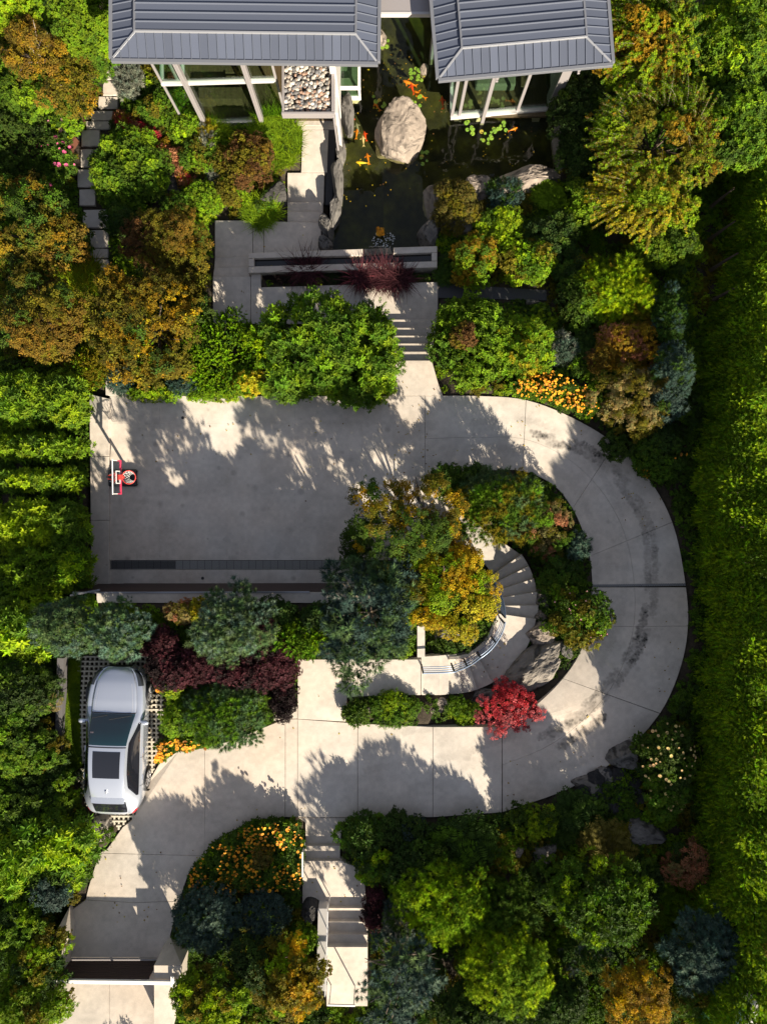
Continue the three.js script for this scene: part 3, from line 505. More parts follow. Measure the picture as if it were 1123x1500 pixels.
// ---------------------------------------------------------------- houses
const roofTones = [.9, 1, 1.06, 1.13].map(k => std(rgb(.070 * k, .083 * k, .122 * k), .5 + k * .1)), RP = () => roofTones[Math.floor(rnd() * 4)];
function panelRoof(o, c, spacing, he, hi) {
  // c: eave corners sw, se and inner corners nw.. given as pixels; roof goes north out of frame
  const sw = P(...c.sw, he), se = P(...c.se, he), iw = P(...c.iw, hi), ie = P(...c.ie, hi);
  const dir = se.clone().sub(sw), U = Math.hypot(dir.x, dir.z); const ux = V3(dir.x / U, 0, dir.z / U), nx = V3(ux.z, 0, -ux.x);   // nx points north
  const loc = p => [(p.x - sw.x) * ux.x + (p.z - sw.z) * ux.z, (p.x - sw.x) * nx.x + (p.z - sw.z) * nx.z];
  const [ua, va] = loc(iw), [ub, vb] = loc(ie), Vv = (va + vb) / 2, N = 7.2, rise = hi - he;
  const W = (u, v, y) => V3(sw.x + ux.x * u + nx.x * v, y, sw.z + ux.z * u + nx.z * v);
  const panel = (pts, y) => { // pts (u,v), y(u,v)
    const a = pts.map(([u, v]) => W(u, v, y(u, v))), pos = [], t = (...q) => q.forEach(k => pos.push(k.x, k.y, k.z)), dn = k => V3(k.x, k.y - .03, k.z);
    for (let i = 1; i + 1 < a.length; i++) t(a[0], a[i], a[i + 1]);
    for (let i = 0; i < a.length; i++) { const p = a[i], q = a[(i + 1) % a.length]; t(p, dn(p), dn(q)); t(p, dn(q), q); }
    const g = new THREE.BufferGeometry(); g.setAttribute('position', new THREE.Float32BufferAttribute(pos, 3)); g.computeVertexNormals(); g.setAttribute('uv', new THREE.Float32BufferAttribute(new Float32Array(pos.length / 3 * 2), 2)); return g;
  };
  const roof = new THREE.Group(); roof.name = 'roof'; o.add(roof);
  const ys = (u, v) => he + rise * v / Vv, vm = u => Math.min(Vv, Vv * u / ua, Vv * (U - u) / (U - ub));
  const rib = (a, b, s = 1) => mesh('standing_seam', bar(a, b, .016 * s, .045 * s, .002), M.roofSeam, roof);
  const n = Math.round(U / spacing);
  for (let i = 0; i < n; i++) {
    const u0 = U * i / n + .003, u1 = U * (i + 1) / n - .003, pts = [[u0, 0], [u1, 0]]; if (vm(u1) > 1e-3) pts.push([u1, vm(u1)]);
    for (const k of [ub, ua]) if (k > u0 && k < u1) pts.push([k, Vv]); if (vm(u0) > 1e-3) pts.push([u0, vm(u0)]);
    mesh('roof_panel', panel(pts, ys), RP(), roof); if (i && vm(u0) > .05) rib(W(u0, .01, he + .015), W(u0, vm(u0) - .02, ys(0, vm(u0) - .02) + .015));
  }
  for (const side of [0, 1]) { // west and east skirts
    const X = side ? U - ub : ua, f = side ? u => U - u : u => u; const n2 = Math.round(N / spacing);
    for (let i = 0; i < n2; i++) {
      const v0 = N * i / n2 + .003, v1 = N * (i + 1) / n2 - .003, um = v => Math.min(X, X * v / Vv), y = (u, v) => he + rise * (f(u)) / X;
      const pts = [[f(0), v0], [f(um(v0)), v0]]; if (v0 < Vv && v1 > Vv) pts.push([f(X), Vv]); pts.push([f(um(v1)), v1], [f(0), v1]);
      mesh('roof_panel', panel(side ? pts : pts.reverse(), y), RP(), roof); if (um(v0) > .05) rib(W(f(.01), v0, he + .015), W(f(um(v0) - .02), v0, he + rise * (um(v0) - .02) / X + .015));
    }
  }
  { const n3 = Math.round((N - Vv) / spacing), y = () => hi + .05; // raised main field with seams running across
    for (let i = 0; i < n3; i++) { const v0 = Vv + (N - Vv) * i / n3 + .003, v1 = Vv + (N - Vv) * (i + 1) / n3 - .003; mesh('roof_panel', panel([[ua + .02, v0], [ub - .02, v0], [ub - .02, v1], [ua + .02, v1]], y), RP(), roof); if (i) rib(W(ua + .02, v0, hi + .07), W(ub - .02, v0, hi + .07), 1.3); } }
  mesh('ridge_flashing', bar(W(ua, Vv, hi + .045), W(ub, Vv, hi + .045), .05, .07), M.flashing, roof); mesh('ridge_flashing', bar(W(ua, Vv, hi + .045), W(ua, N, hi + .045), .06, .07), M.gutter, roof); mesh('ridge_flashing', bar(W(ub, Vv, hi + .045), W(ub, N, hi + .045), .06, .07), M.gutter, roof);
  mesh('hip_flashing', bar(W(0.02, 0.02, he + .02), W(ua, Vv, hi + .02), .06, .025), M.flashing, roof); mesh('hip_flashing', bar(W(U - .02, .02, he + .02), W(ub, Vv, hi + .02), .06, .025), M.flashing, roof);
  mesh('gutter', bar(W(-.03, -.05, he - .02), W(U + .03, -.05, he - .02), .10, .11), M.gutter, roof); mesh('gutter', bar(W(-.05, 0, he - .02), W(-.05, N, he - .02), .10, .11), M.gutter, roof); mesh('gutter', bar(W(U + .05, 0, he - .02), W(U + .05, N, he - .02), .10, .11), M.gutter, roof);
  mesh('soffit', panel([[.02, .02], [U - .02, .02], [U - .02, N], [.02, N]], () => he - .09), M.alu, roof);
  return { W, U, N };
}
function pane(name, a, b, y0, y1, parent, m = M.glass) { return mesh(name, bar(V3(a.x, (y0 + y1) / 2, a.z), V3(b.x, (y0 + y1) / 2, b.z), .014, y1 - y0, .002), m, parent); }
{ // large glazed house
  const o = thing('glass_house', 'large glass-fronted house with slate blue standing seam roof beside the stepping stones', 'house'), fl = -1.66;
  panelRoof(o, { sw: [165, 86], se: [552, 91], iw: [198, 48], ie: [521, 50] }, .26, 2.7, 2.9);
  const b = [[270, 180], [302, 179.5], [385, 176.5], [420, 175.5]].map(([x, y]) => P(x, y, fl)), top = 2.62, tr = fl + 2.5;
  const wall = new THREE.Group(); wall.name = 'glazed_front'; o.add(wall);
  for (let i = 0; i < 3; i++) { pane('pane', b[i], b[i + 1], fl + .1, tr - .06, wall); pane('pane', b[i], b[i + 1], tr + .06, top, wall); }
  const S = d => v => V3(v.x, v.y, v.z + d);
  mesh('sill', bar(V3(b[0].x - .05, fl + .04, b[0].z + .03), V3(b[3].x, fl + .04, b[3].z + .03), .14, .1), M.aluLight, wall); mesh('transom', bar(V3(b[0].x - .03, tr, b[0].z + .03), V3(b[3].x, tr, b[3].z + .03), .12, .1), M.aluLight, wall);
  for (const k of [1, 2]) { mesh('mullion', bar(V3(b[k].x, fl - .05, b[k].z + .12), V3(b[k].x, top + .05, b[k].z + .12), .17, .14), M.alu, wall); mesh('mullion_groove', bar(V3(b[k].x, fl, b[k].z + .195), V3(b[k].x, top, b[k].z + .195), .02, .012), M.dark, wall); }
  for (const k of [0, 3]) mesh('corner_post', bar(V3(b[k].x, fl, b[k].z), V3(b[k].x, top, b[k].z), .07, .07), M.alu, wall);
  // west glazed return
  const wn = V3(b[0].x - .05, fl, b[0].z - 3.4); pane('pane', b[0], wn, fl + .1, tr - .06, wall); pane('pane', b[0], wn, tr + .06, top, wall); mesh('sill', bar(V3(b[0].x, fl + .04, b[0].z - .1), V3(wn.x, fl + .04, wn.z), .12, .1), M.aluLight, wall); mesh('transom', bar(V3(b[0].x, tr, b[0].z - .1), V3(wn.x, tr, wn.z), .1, .1), M.aluLight, wall);
  for (const t of [.33, .66, 1]) mesh('mullion', bar(b[0].clone().lerp(wn, t), V3(lerp(b[0].x, wn.x, t), top, lerp(b[0].z, wn.z, t)), .1, .1), M.alu, wall);
  // inside: floor, back wall, stair
  const x0 = b[0].x, x1 = P(490, 180, fl).x, zf = b[0].z;
  { const g = box(x1 - x0 - .1, .1, 6.5, (x0 + x1) / 2, fl - .02, zf - 3.35, .01), p = g.attributes.position, u = g.attributes.uv; for (let i = 0; i < p.count; i++) u.setXY(i, p.getX(i), p.getZ(i)); mesh('floor', g, M.floor, o); }
  mesh('rear_wall', box(x1 - x0, 4.2, .2, (x0 + x1) / 2, fl + 2.1, zf - 6.7), M.plaster, o); mesh('side_wall', box(.2, 4.2, 6.6, x1 + .15, fl + 2.1, zf - 3.4), M.plaster, o); mesh('side_wall', box(.2, 4.15, 3.2, x0 - .05, fl + 2.1, zf - 5.1), M.plaster, o);
  mesh('plinth', box(x1 - x0 + .3, .8, 6.8, (x0 + x1) / 2, fl - .47, zf - 3.35), M.step, o);
  const st = new THREE.Group(); st.name = 'indoor_stair'; o.add(st); for (let i = 0; i < 5; i++) mesh('tread', box(.9, .06, .26, x0 + 2.0, fl + .18 + i * .17, zf - 1.4 - i * .26), M.floor, st);
  mesh('cabinet', box(1.5, .5, .4, x0 + 1.4, fl + .28, zf - .75), M.floor, o);
  // pebble canopy over the entrance
  const hC = 1.05, cp = new THREE.Group(); cp.name = 'pebble_canopy'; o.add(cp); const c0 = P(415, 90, hC), c1 = P(488, 168, hC);
  mesh('deck', box(c1.x - c0.x, .1, c1.z - c0.z + 1.2, (c0.x + c1.x) / 2, hC - .1, (c0.z + c1.z) / 2 - .6), M.dark, cp);
  const fr = (x, z, w, d) => mesh('fascia', box(w, .28, d, x, hC - .02, z), M.alu, cp); fr((c0.x + c1.x) / 2, c1.z, c1.x - c0.x + .1, .07); fr(c0.x, (c0.z + c1.z) / 2 - .6, .07, c1.z - c0.z + 1.1); fr(c1.x, (c0.z + c1.z) / 2 - .6, .1, c1.z - c0.z + 1.1);
  const inst = new THREE.InstancedMesh(new THREE.IcosahedronGeometry(1, 2), std(0xffffff, .7), 620); inst.name = 'roof_pebbles'; inst.userData.kind = 'stuff'; const m = new THREE.Matrix4(), q = new THREE.Quaternion(), tints = [[.38, .35, .31], [.17, .17, .18], [.30, .25, .21], [.5, .47, .43], [.10, .095, .095], [.30, .19, .14]];
  for (let i = 0; i < 620; i++) { const s = rr(.035, .075); q.setFromEuler(new THREE.Euler(rr(-.3, .3), rr(0, 6), rr(-.3, .3))); m.compose(V3(rr(c0.x + .06, c1.x - .08), hC - .03 + rr(0, .05), rr(c0.z - .6, c1.z - .06)), q, V3(s * 1.15, s * .7, s)); inst.setMatrixAt(i, m); inst.setColorAt(i, rgb(...tints[Math.floor(rnd() * 6)]).multiplyScalar(rr(.8, 1.2))); } cp.add(inst);
  mesh('wing_wall', box(.1, hC - fl, .5, c1.x + .1, (hC + fl) / 2 - .1, c1.z - .35), M.aluLight, cp); mesh('downpipe', bar(V3(c1.x + .02, hC - .1, c1.z + .06), V3(c1.x + .02, fl, c1.z + .06), .06, .06), M.alu, cp);
  // glazed bay beside the pond
  const hB = -1.0, bay = new THREE.Group(); bay.name = 'glazed_bay'; o.add(bay); const d0 = P(492, 80, hB), d1 = P(526, 129, hB);
  mesh('bay_base', box(d1.x - d0.x, .5, d1.z - d0.z + .8, (d0.x + d1.x) / 2, -1.75, (d0.z + d1.z) / 2 - .4), M.plaster, bay);
  for (const [ax, az, bx, bz] of [[d0.x, d1.z, d1.x, d1.z], [d1.x, d1.z, d1.x, d0.z - .8]]) pane('pane', V3(ax, 0, az), V3(bx, 0, bz), -1.5, hB - .1, bay);
  mesh('roof_glass', box(d1.x - d0.x, .02, d1.z - d0.z + .8, (d0.x + d1.x) / 2, hB - .02, (d0.z + d1.z) / 2 - .4), M.glass, bay); mesh('bay_floor', box(d1.x - d0.x, .04, d1.z - d0.z + .8, (d0.x + d1.x) / 2, -1.44, (d0.z + d1.z) / 2 - .4), std(rgb(.10, .13, .07), .8), bay);
  for (const g of [box(d1.x - d0.x + .1, .1, .09, (d0.x + d1.x) / 2, hB, d1.z), box(.09, .1, d1.z - d0.z + .8, d1.x, hB, (d0.z + d1.z) / 2 - .4), box(.06, .1, d1.z - d0.z + .8, d0.x, hB, (d0.z + d1.z) / 2 - .4), box(.08, .7, .08, d1.x, hB - .35, d1.z), box(.08, .7, .08, d0.x, hB - .35, d1.z)]) mesh('bay_frame', g, M.white, bay);
  addHard(flat([[262, 184], [420, 178], [490, 178], [490, -40], [262, -40]], fl), fl, .9);
}
{ // small glazed pavilion over the pond
  const o = thing('glass_pavilion', 'small glazed pavilion with slate blue metal roof standing over the koi pond', 'pavilion'), fl = -1.6;
  panelRoof(o, { sw: [643, 115], se: [895, 92], iw: [676, 73], ie: [858, 54] }, .26, 2.1, 2.28);
  const b = [[661, 170.5], [672, 169.5], [707, 167], [757, 162.5], [800, 158.5]].map(([x, y]) => P(x, y, fl)), top = 2.02, wall = new THREE.Group(); wall.name = 'glazed_front'; o.add(wall);
  for (let i = 0; i < 4; i++) pane('pane', b[i], b[i + 1], fl + .12, top - .5, wall);
  mesh('sill', bar(V3(b[0].x - .04, fl + .04, b[0].z + .04), V3(b[4].x, fl + .04, b[4].z + .04), .16, .12), M.aluLight, wall); mesh('head', bar(V3(b[0].x, top - .42, b[0].z + .03), V3(b[4].x, top - .42, b[4].z + .03), .12, .14), M.aluLight, wall); mesh('upper_band', bar(V3(b[0].x, top - .16, b[0].z), V3(b[4].x, top - .16, b[4].z), .08, .36), M.alu, wall);
  for (const [k, w] of [[0, .1], [1, .1], [3, .07]]) mesh('mullion', bar(V3(b[k].x, fl, b[k].z + .02), V3(b[k].x, top, b[k].z + .02), w, .1), M.alu, wall);
  mesh('post', bar(V3(b[2].x, fl - .3, b[2].z + .16), V3(b[2].x, top, b[2].z + .16), .15, .12), M.alu, wall); mesh('end_wall', box(.3, 3.5, .5, b[4].x + .15, fl + 1.75, b[4].z - .2), M.alu, o);
  const wn = V3(b[0].x, fl, b[0].z - 4); pane('pane', b[0], wn, fl + .12, top - .3, wall); mesh('sill', bar(V3(wn.x, fl + .04, b[0].z - .1), V3(wn.x, fl + .04, wn.z), .12, .12), M.aluLight, wall); for (const t of [.25, .5, .75, 1]) mesh('mullion', bar(b[0].clone().lerp(wn, t), V3(wn.x, top, lerp(b[0].z, wn.z, t)), .08, .08), M.alu, wall);
  { const g = box(b[4].x - b[0].x, .12, 5, (b[4].x + b[0].x) / 2, fl - .05, b[0].z - 2.5), p = g.attributes.position, u = g.attributes.uv; for (let i = 0; i < p.count; i++) u.setXY(i, p.getX(i), p.getZ(i)); mesh('floor', g, M.floor, o); }
  mesh('rear_wall', box(b[4].x - b[0].x + .2, 3.5, .2, (b[4].x + b[0].x) / 2, fl + 1.75, b[0].z - 5), M.plaster, o); mesh('side_wall', box(.15, 3.5, 4.6, b[4].x + .2, fl + 1.75, b[0].z - 2.7), M.plaster, o);
  mesh('sofa', [box(1.4, .4, .7, b[0].x + 1.5, fl + .22, b[0].z - 1.2, .08), box(1.4, .35, .2, b[0].x + 1.5, fl + .55, b[0].z - 1.5, .08)], std(rgb(.10, .11, .07), .9), o); mesh('side_table', [box(.5, .05, .5, b[0].x + 2.6, fl + .5, b[0].z - 1), box(.06, .5, .06, b[0].x + 2.6, fl + .25, b[0].z - 1)], M.floor, o);
  for (const k of [b[0].x + .3, b[2].x, b[4].x - .2]) mesh('pier', box(.25, 1.2, .25, k, fl - .65, b[0].z - .4), M.plaster, o);
  for (const [x, y] of [[728, 113], [848, 101]]) { const p = P(x, y, 1.8); mesh('downlight', [box(.1, .14, .1, p.x, 1.82, p.z), box(.07, .06, .12, p.x, 1.7, p.z + .03)], M.alu, o); }
}
{ const o = thing('link_bridge', 'pale flat link roof between the two slate blue roofs over the pond', 'bridge'), a = P(548, 2, 1.4), b = P(646, 18, 1.4); mesh('deck', box(b.x - a.x + .2, .2, 1.2, (a.x + b.x) / 2, 1.3, b.z - .6), M.alu, o); mesh('edge_beam', box(b.x - a.x + .2, .16, .08, (a.x + b.x) / 2, 1.34, b.z + .03), M.aluLight, o); for (const x of [a.x + .1, b.x - .1]) mesh('column', box(.12, 3.4, .12, x, -.4, b.z - .5), M.alu, o); }
// ---------------------------------------------------------------- basketball hoop
{
  const b = P(180, 700, .1), o = thing('basketball_hoop', 'portable basketball hoop with white and red backboard on a black base', 'basketball hoop', [b.x, 0, b.z]);
  const blk = std(rgb(.015, .015, .017), .45), red = std(rgb(.62, .05, .04), .4), pink = std(rgb(.55, .04, .10), .45), wh = std(rgb(.8, .8, .8), .4);
  mesh('base', [box(.95, .16, .58, 0, .09, 0, .06), box(.6, .1, .42, -.05, .2, 0, .04)], blk, o);
  const base = o.getObjectByName('base'); for (let i = 0; i < 4; i++) mesh('bolt', new THREE.CylinderGeometry(.02, .02, .02, 8).translate(-.38 + (i % 2) * .12, .185, -.12 + (i >> 1) * .24), wh, base);
  for (const s of [-1, 1]) mesh('wheel', new THREE.CylinderGeometry(.05, .05, .05, 16).rotateX(Math.PI / 2).translate(.44, .06, s * .22), blk, o);
  mesh('pole', bar(V3(.28, .15, 0), V3(.10, 1.7, 0), .07, .07), blk, o); for (const s of [-1, 1]) mesh('strut', bar(V3(-.35, .2, s * .15), V3(.22, .75, s * .03), .025, .025), blk, o);
  const bx = .42, y0 = 1.42, y1 = 2.1, hw = .52;                 // backboard faces +x
  const bd = new THREE.Group(); bd.name = 'backboard'; o.add(bd);
  mesh('board_panel', box(.014, y1 - y0, hw * 2, bx, (y0 + y1) / 2, 0, .004), phy(rgb(.9, .92, .92), .05, { transmission: 1, thickness: 0 }), bd);
  mesh('top_frame', box(.03, .03, hw * 2 + .05, bx, y1, 0), wh, bd); mesh('bottom_frame', box(.05, .06, hw * 2 + .05, bx, y0, 0), pink, bd);
  for (const s of [-1, 1]) { mesh('side_frame', box(.03, (y1 - y0) * .55, .03, bx, y1 - (y1 - y0) * .29, s * hw), wh, bd); mesh('side_frame', box(.03, (y1 - y0) * .4, .035, bx, y0 + (y1 - y0) * .22, s * hw), pink, bd); }
  for (const [y, z, h, d] of [[y0 + .08, 0, .03, .4], [y0 + .40, 0, .03, .4], [y0 + .24, -.19, .34, .03], [y0 + .24, .19, .34, .03]]) mesh('target_square', box(.02, h, d, bx + .008, y, z), wh, bd);
  for (const s of [-1, 1]) mesh('arm', [bar(V3(.1, 1.25, s * .05), V3(bx, y0 + .1, s * .1), .03, .03), bar(V3(.1, 1.65, s * .05), V3(bx, y0 + .45, s * .1), .03, .03)], red, o);
  const R = .21, rc = V3(bx + .1 + R, 1.56, 0); mesh('rim', new THREE.TorusGeometry(R, .014, 8, 40).rotateX(Math.PI / 2).translate(rc.x, rc.y, 0), red, o); mesh('rim_bracket', [box(.12, .04, .16, bx + .05, rc.y, 0), box(.12, .03, .08, bx + .1, rc.y - .03, 0)], red, o);
  const net = []; for (let i = 0; i < 12; i++) for (const d of [-1, 1]) { const pts = []; for (let k = 0; k <= 6; k++) { const a = (i + d * k * .28) * Math.PI / 6, r = R * (1 - .5 * Math.pow(k / 6, .7)); pts.push(V3(rc.x + Math.cos(a) * r, rc.y - k * .06, Math.sin(a) * r)); } net.push(pipe(pts, .006, 10, 4)); } mesh('net', net, wh, o);
}
// ---------------------------------------------------------------- car
{
  const L = 4.95, c = P(169, 1086, 2.75), g0 = driveZ(c.z) + .02, o = thing('parked_car', 'silver blue crossover car with dark glass roof parked on grid pavers', 'car', [c.x, g0, c.z], -.035);
  const K = [[0, .40, .58, .64, .32], [.06, .56, .62, .69, .42], [.2, .74, .68, .76, .54], [.5, .89, .77, .88, .66], [1.0, .965, .87, .985, .73], [1.42, .97, .92, 1.05, .745], [1.75, .965, .945, 1.24, .70], [2.1, .96, .96, 1.43, .655], [2.4, .96, .965, 1.535, .625], [3.0, .965, .98, 1.59, .61], [3.6, .97, .995, 1.55, .595], [4.1, .965, 1.0, 1.42, .575], [4.4, .92, 1.0, 1.27, .57], [4.65, .84, .98, 1.12, .56], [4.82, .73, .93, 1.02, .52], [4.92, .6, .79, .89, .46], [4.95, .48, .66, .74, .4]];
  const st = z => { let i = 0; while (i < K.length - 2 && z > K[i + 1][0]) i++; const a = K[Math.max(0, i - 1)], b = K[i], d = K[i + 1], e = K[Math.min(K.length - 1, i + 2)], t = (z - b[0]) / (d[0] - b[0]), h = d[0] - b[0]; return [1, 2, 3, 4].map(k => { const m0 = (d[k] - a[k]) / (d[0] - a[0] || 1) * h, m1 = (e[k] - b[k]) / (e[0] - b[0] || 1) * h, t2 = t * t, t3 = t2 * t; return (2 * t3 - 3 * t2 + 1) * b[k] + (t3 - 2 * t2 + t) * m0 + (-2 * t3 + 3 * t2) * d[k] + (t3 - t2) * m1; }); };
  const WZ = [.95, 3.88], arch = z => { let y = 0; for (const w of WZ) { const d = Math.abs(z - w); if (d < .40) y = Math.max(y, .33 + Math.sqrt(.16 - d * d)); } return y; };
  const prof = z => { const [w, hb, ht, wr] = st(z), wb = w - .055, ar = arch(z), re = Math.max(hb + .015, ht - .07); return [[0, ht], [wr * .55, ht - .008], [wr * .9, ht - .03], [wr, re], [lerp(wr, wb, .5), lerp(re, hb, .48) + .012], [wb, hb], [w, hb - .1], [w, Math.max(.6, ar + .03)], [w * .985, Math.max(.4, ar + .015)], [w * .955, Math.max(.23, ar)]]; };
  const at = (z, s, off = 0) => { const q = prof(z), i = clamp(Math.floor(Math.abs(s)), 0, 8), t = Math.abs(s) - i, a = q[Math.max(0, i - 1)], b = q[i], d = q[i + 1], e = q[Math.min(9, i + 2)], cr = k => { const p0 = i === 0 && k === 0 ? -q[1][0] : a[k]; return .5 * (2 * b[k] + (d[k] - p0) * t + (2 * p0 - 5 * b[k] + 4 * d[k] - e[k]) * t * t + (3 * b[k] - p0 - 3 * d[k] + e[k]) * t * t * t); }; return V3(Math.sign(s || 1) * cr(0), cr(1), z - L / 2); };
  function patch(z0, z1, s0, s1, nz, ns, off = 0) { // s bounds may be functions of z
    const pos = [], idx = [], f = (v, z) => typeof v === 'function' ? v(z) : v;
    for (let i = 0; i <= nz; i++) { const z = lerp(z0, z1, i / nz); for (let j = 0; j <= ns; j++) { const s = lerp(f(s0, z), f(s1, z), j / ns), p = at(z, s); if (off) { const e = .01, a = at(clamp(z + e, 0, L), s).sub(at(clamp(z - e, 0, L), s)), b = at(z, clamp(s + .02, -9, 9)).sub(at(z, clamp(s - .02, -9, 9))), n = b.cross(a).normalize(); if (n.y < 0 && Math.abs(s) < 6) n.negate(); if (Math.abs(s) >= 6 && n.x * Math.sign(s) < 0) n.negate(); p.addScaledVector(n, off); } pos.push(p.x, p.y, p.z); } }
    for (let i = 0; i < nz; i++) for (let j = 0; j < ns; j++) { const a = i * (ns + 1) + j, b = a + 1, d = a + ns + 1, e = d + 1; idx.push(a, d, b, b, d, e); }
    const g = new THREE.BufferGeometry(); g.setAttribute('position', new THREE.Float32BufferAttribute(pos, 3)); g.setIndex(idx); g.computeVertexNormals(); return g;
  }
  o.scale.setScalar(.905); const paint = phy(rgb(.54, .59, .70), .26, { metalness: .6, clearcoat: 1, clearcoatRoughness: .06 }), tint = phy(rgb(.010, .011, .016), .03, { clearcoat: 1 }), trim = std(rgb(.015, .015, .016), .5), gap = std(rgb(.02, .02, .022), .8), chrome = std(rgb(.75, .75, .78), .15, { metalness: 1 });
  const body = mesh('body', patch(0, L, -9, 9, 130, 90), paint, o);
  { const fr = []; for (const z of [0, L]) { const sh = []; for (let s = -9; s <= 9; s += .5) { const p = at(z, s); sh.push(p); } const pos = []; for (let i = 0; i + 1 < sh.length; i++) { const m = V3(0, .4, sh[0].z); pos.push(m.x, m.y, m.z, sh[i].x, sh[i].y, sh[i].z, sh[i + 1].x, sh[i + 1].y, sh[i + 1].z); } const g = new THREE.BufferGeometry(); g.setAttribute('position', new THREE.Float32BufferAttribute(pos, 3)); g.computeVertexNormals(); fr.push(g); } mesh('bumper', fr, trim, o); }
  mesh('underbody', box(1.7, .12, 4.3, 0, .32, 0, .05), trim, o);
  mesh('windscreen', patch(1.46, 2.36, -2.72, 2.72, 24, 30, .006), phy(rgb(.004, .030, .042), .03, { clearcoat: 1 }), o);
  mesh('sunroof', patch(2.55, 3.42, -1.42, 1.42, 14, 24, .006), tint, o);
  mesh('rear_window', patch(4.3, 4.76, -2.75, 2.75, 12, 24, .006), tint, o);
  for (const s of [-1, 1]) {
    const top = z => s * (3.25 + Math.max(0, z - 3.3) * .35 + Math.max(0, 2.3 - z) * 2.0), low = z => s * Math.min(4.85, 4.85);
    mesh('side_window', patch(1.75, 4.15, z => s * Math.min(4.8, Math.abs(top(z)) + Math.max(0, z - 3.8) * 2.8), low, 30, 8, .006), tint, o);
    mesh('headlight', patch(.1, .58, s * 3.7, s * 5.6, 10, 8, .005), phy(rgb(.03, .035, .04), .05, { clearcoat: 1 }), o); mesh('tail_light', patch(4.66, 4.87, s * 4.9, s * 6.3, 8, 8, .006), std(rgb(.45, .02, .03), .25), o);
    mesh('bonnet_gap', patch(.45, 1.44, s * 3.02, s * 3.12, 20, 1, .003), gap, o); mesh('bonnet_crease', patch(.5, 1.44, z => s * (1.55 + z * .12), z => s * (1.63 + z * .12), 20, 1, .002), std(rgb(.5, .53, .6), .3, { metalness: .4 }), o);
    mesh('roof_gap', patch(2.4, 4.2, s * 2.45, s * 2.52, 24, 1, .003), gap, o);
    for (const z of [1.62, 2.92, 3.86]) mesh('door_gap', patch(z, z + .014, s * 5, s * 8.2, 1, 14, .003), gap, o);
    for (const z of [2.72, 3.62]) { const p = at(z, s * 6.1); mesh('door_handle', box(.03, .035, .2, p.x + s * .012, p.y, p.z, .012), chrome, o); }
    { const p = at(1.72, s * 5.1), m = new THREE.SphereGeometry(1, 20, 14); m.scale(.13, .075, .085); m.translate(p.x + s * .12, p.y + .06, p.z + .02); mesh('mirror', [m, bar(V3(p.x - s * .02, p.y + .02, p.z), V3(p.x + s * .1, p.y + .05, p.z + .02), .07, .05)], paint, o); }
    for (const z of WZ) {
      const w = new THREE.Group(); w.name = 'wheel'; w.position.set(s * .895, .36, z - L / 2); o.add(w);
      mesh('tyre', new THREE.TorusGeometry(.29, .085, 12, 36).rotateY(Math.PI / 2).scale(1.25, 1, 1), std(rgb(.015, .015, .015), .85), w); mesh('brake_disc', new THREE.CylinderGeometry(.17, .17, .02, 24).rotateZ(Math.PI / 2).translate(s * .02, 0, 0), M.steel, w);
      const sp = []; for (let i = 0; i < 5; i++) for (const d of [-.13, .13]) { const a = i * 1.2566 + d, b = i * 1.2566 + d * 1.7; sp.push(bar(V3(s * .095, Math.cos(a) * .04, Math.sin(a) * .04), V3(s * .085, Math.cos(b) * .235, Math.sin(b) * .235), .03, .03)); } sp.push(new THREE.TorusGeometry(.24, .018, 8, 36).rotateY(Math.PI / 2).translate(s * .085, 0, 0)); mesh('rim', sp, std(rgb(.42, .42, .44), .35, { metalness: .6 }), w);
      mesh('arch_liner', new THREE.CylinderGeometry(.40, .40, .3, 28, 1, true, -.2, Math.PI + .4).rotateZ(Math.PI / 2), trim, w);
    }
  }
  for (const z of [1.42, 2.40]) mesh('glass_surround', patch(z, z + .035, -2.8, 2.8, 1, 24, .004), trim, o);
  { const pts = []; for (let s = -2.5; s <= 2.5; s += .25) { const p = at(4.2, s); pts.push(V3(p.x, p.y + .02, p.z + .03)); } mesh('spoiler', pts.slice(1).map((p, i) => bar(pts[i], p, .2, .025)), paint, o); const q = pts.map(p => V3(p.x * .98, p.y - .02, p.z + .11)); mesh('spoiler_gap', q.slice(1).map((p, i) => bar(q[i], p, .02, .03)), gap, o); }
  { const s = new THREE.Shape([[0, 0], [.17, 0], [.15, .06], [.11, .055]].map(p => new THREE.Vector2(...p))), g = new THREE.ExtrudeGeometry(s, { depth: .03, bevelEnabled: true, bevelSize: .006, bevelThickness: .006, bevelSegments: 1 }); g.rotateY(-Math.PI / 2); const p = at(3.86, 0); g.translate(.015, p.y - .005, p.z - .08); mesh('antenna_fin', g, std(rgb(.3, .32, .36), .3), o); }
  mesh('wiper', [bar(at(1.5, 1.8).add(V3(0, .02, 0)), at(1.62, -.2).add(V3(0, .02, 0)), .018, .015), bar(at(1.5, -.4).add(V3(0, .02, 0)), at(1.6, -2.1).add(V3(0, .02, 0)), .018, .015)], trim, o);
  mesh('dashboard_card', patch(1.98, 2.02, -2.2, -1.5, 1, 4, .008), std(rgb(.4, .3, .28), .6), o); mesh('number_plate', box(.5, .11, .02, 0, .62, L / 2 + .005), std(rgb(.6, .6, .58), .5), o);
}
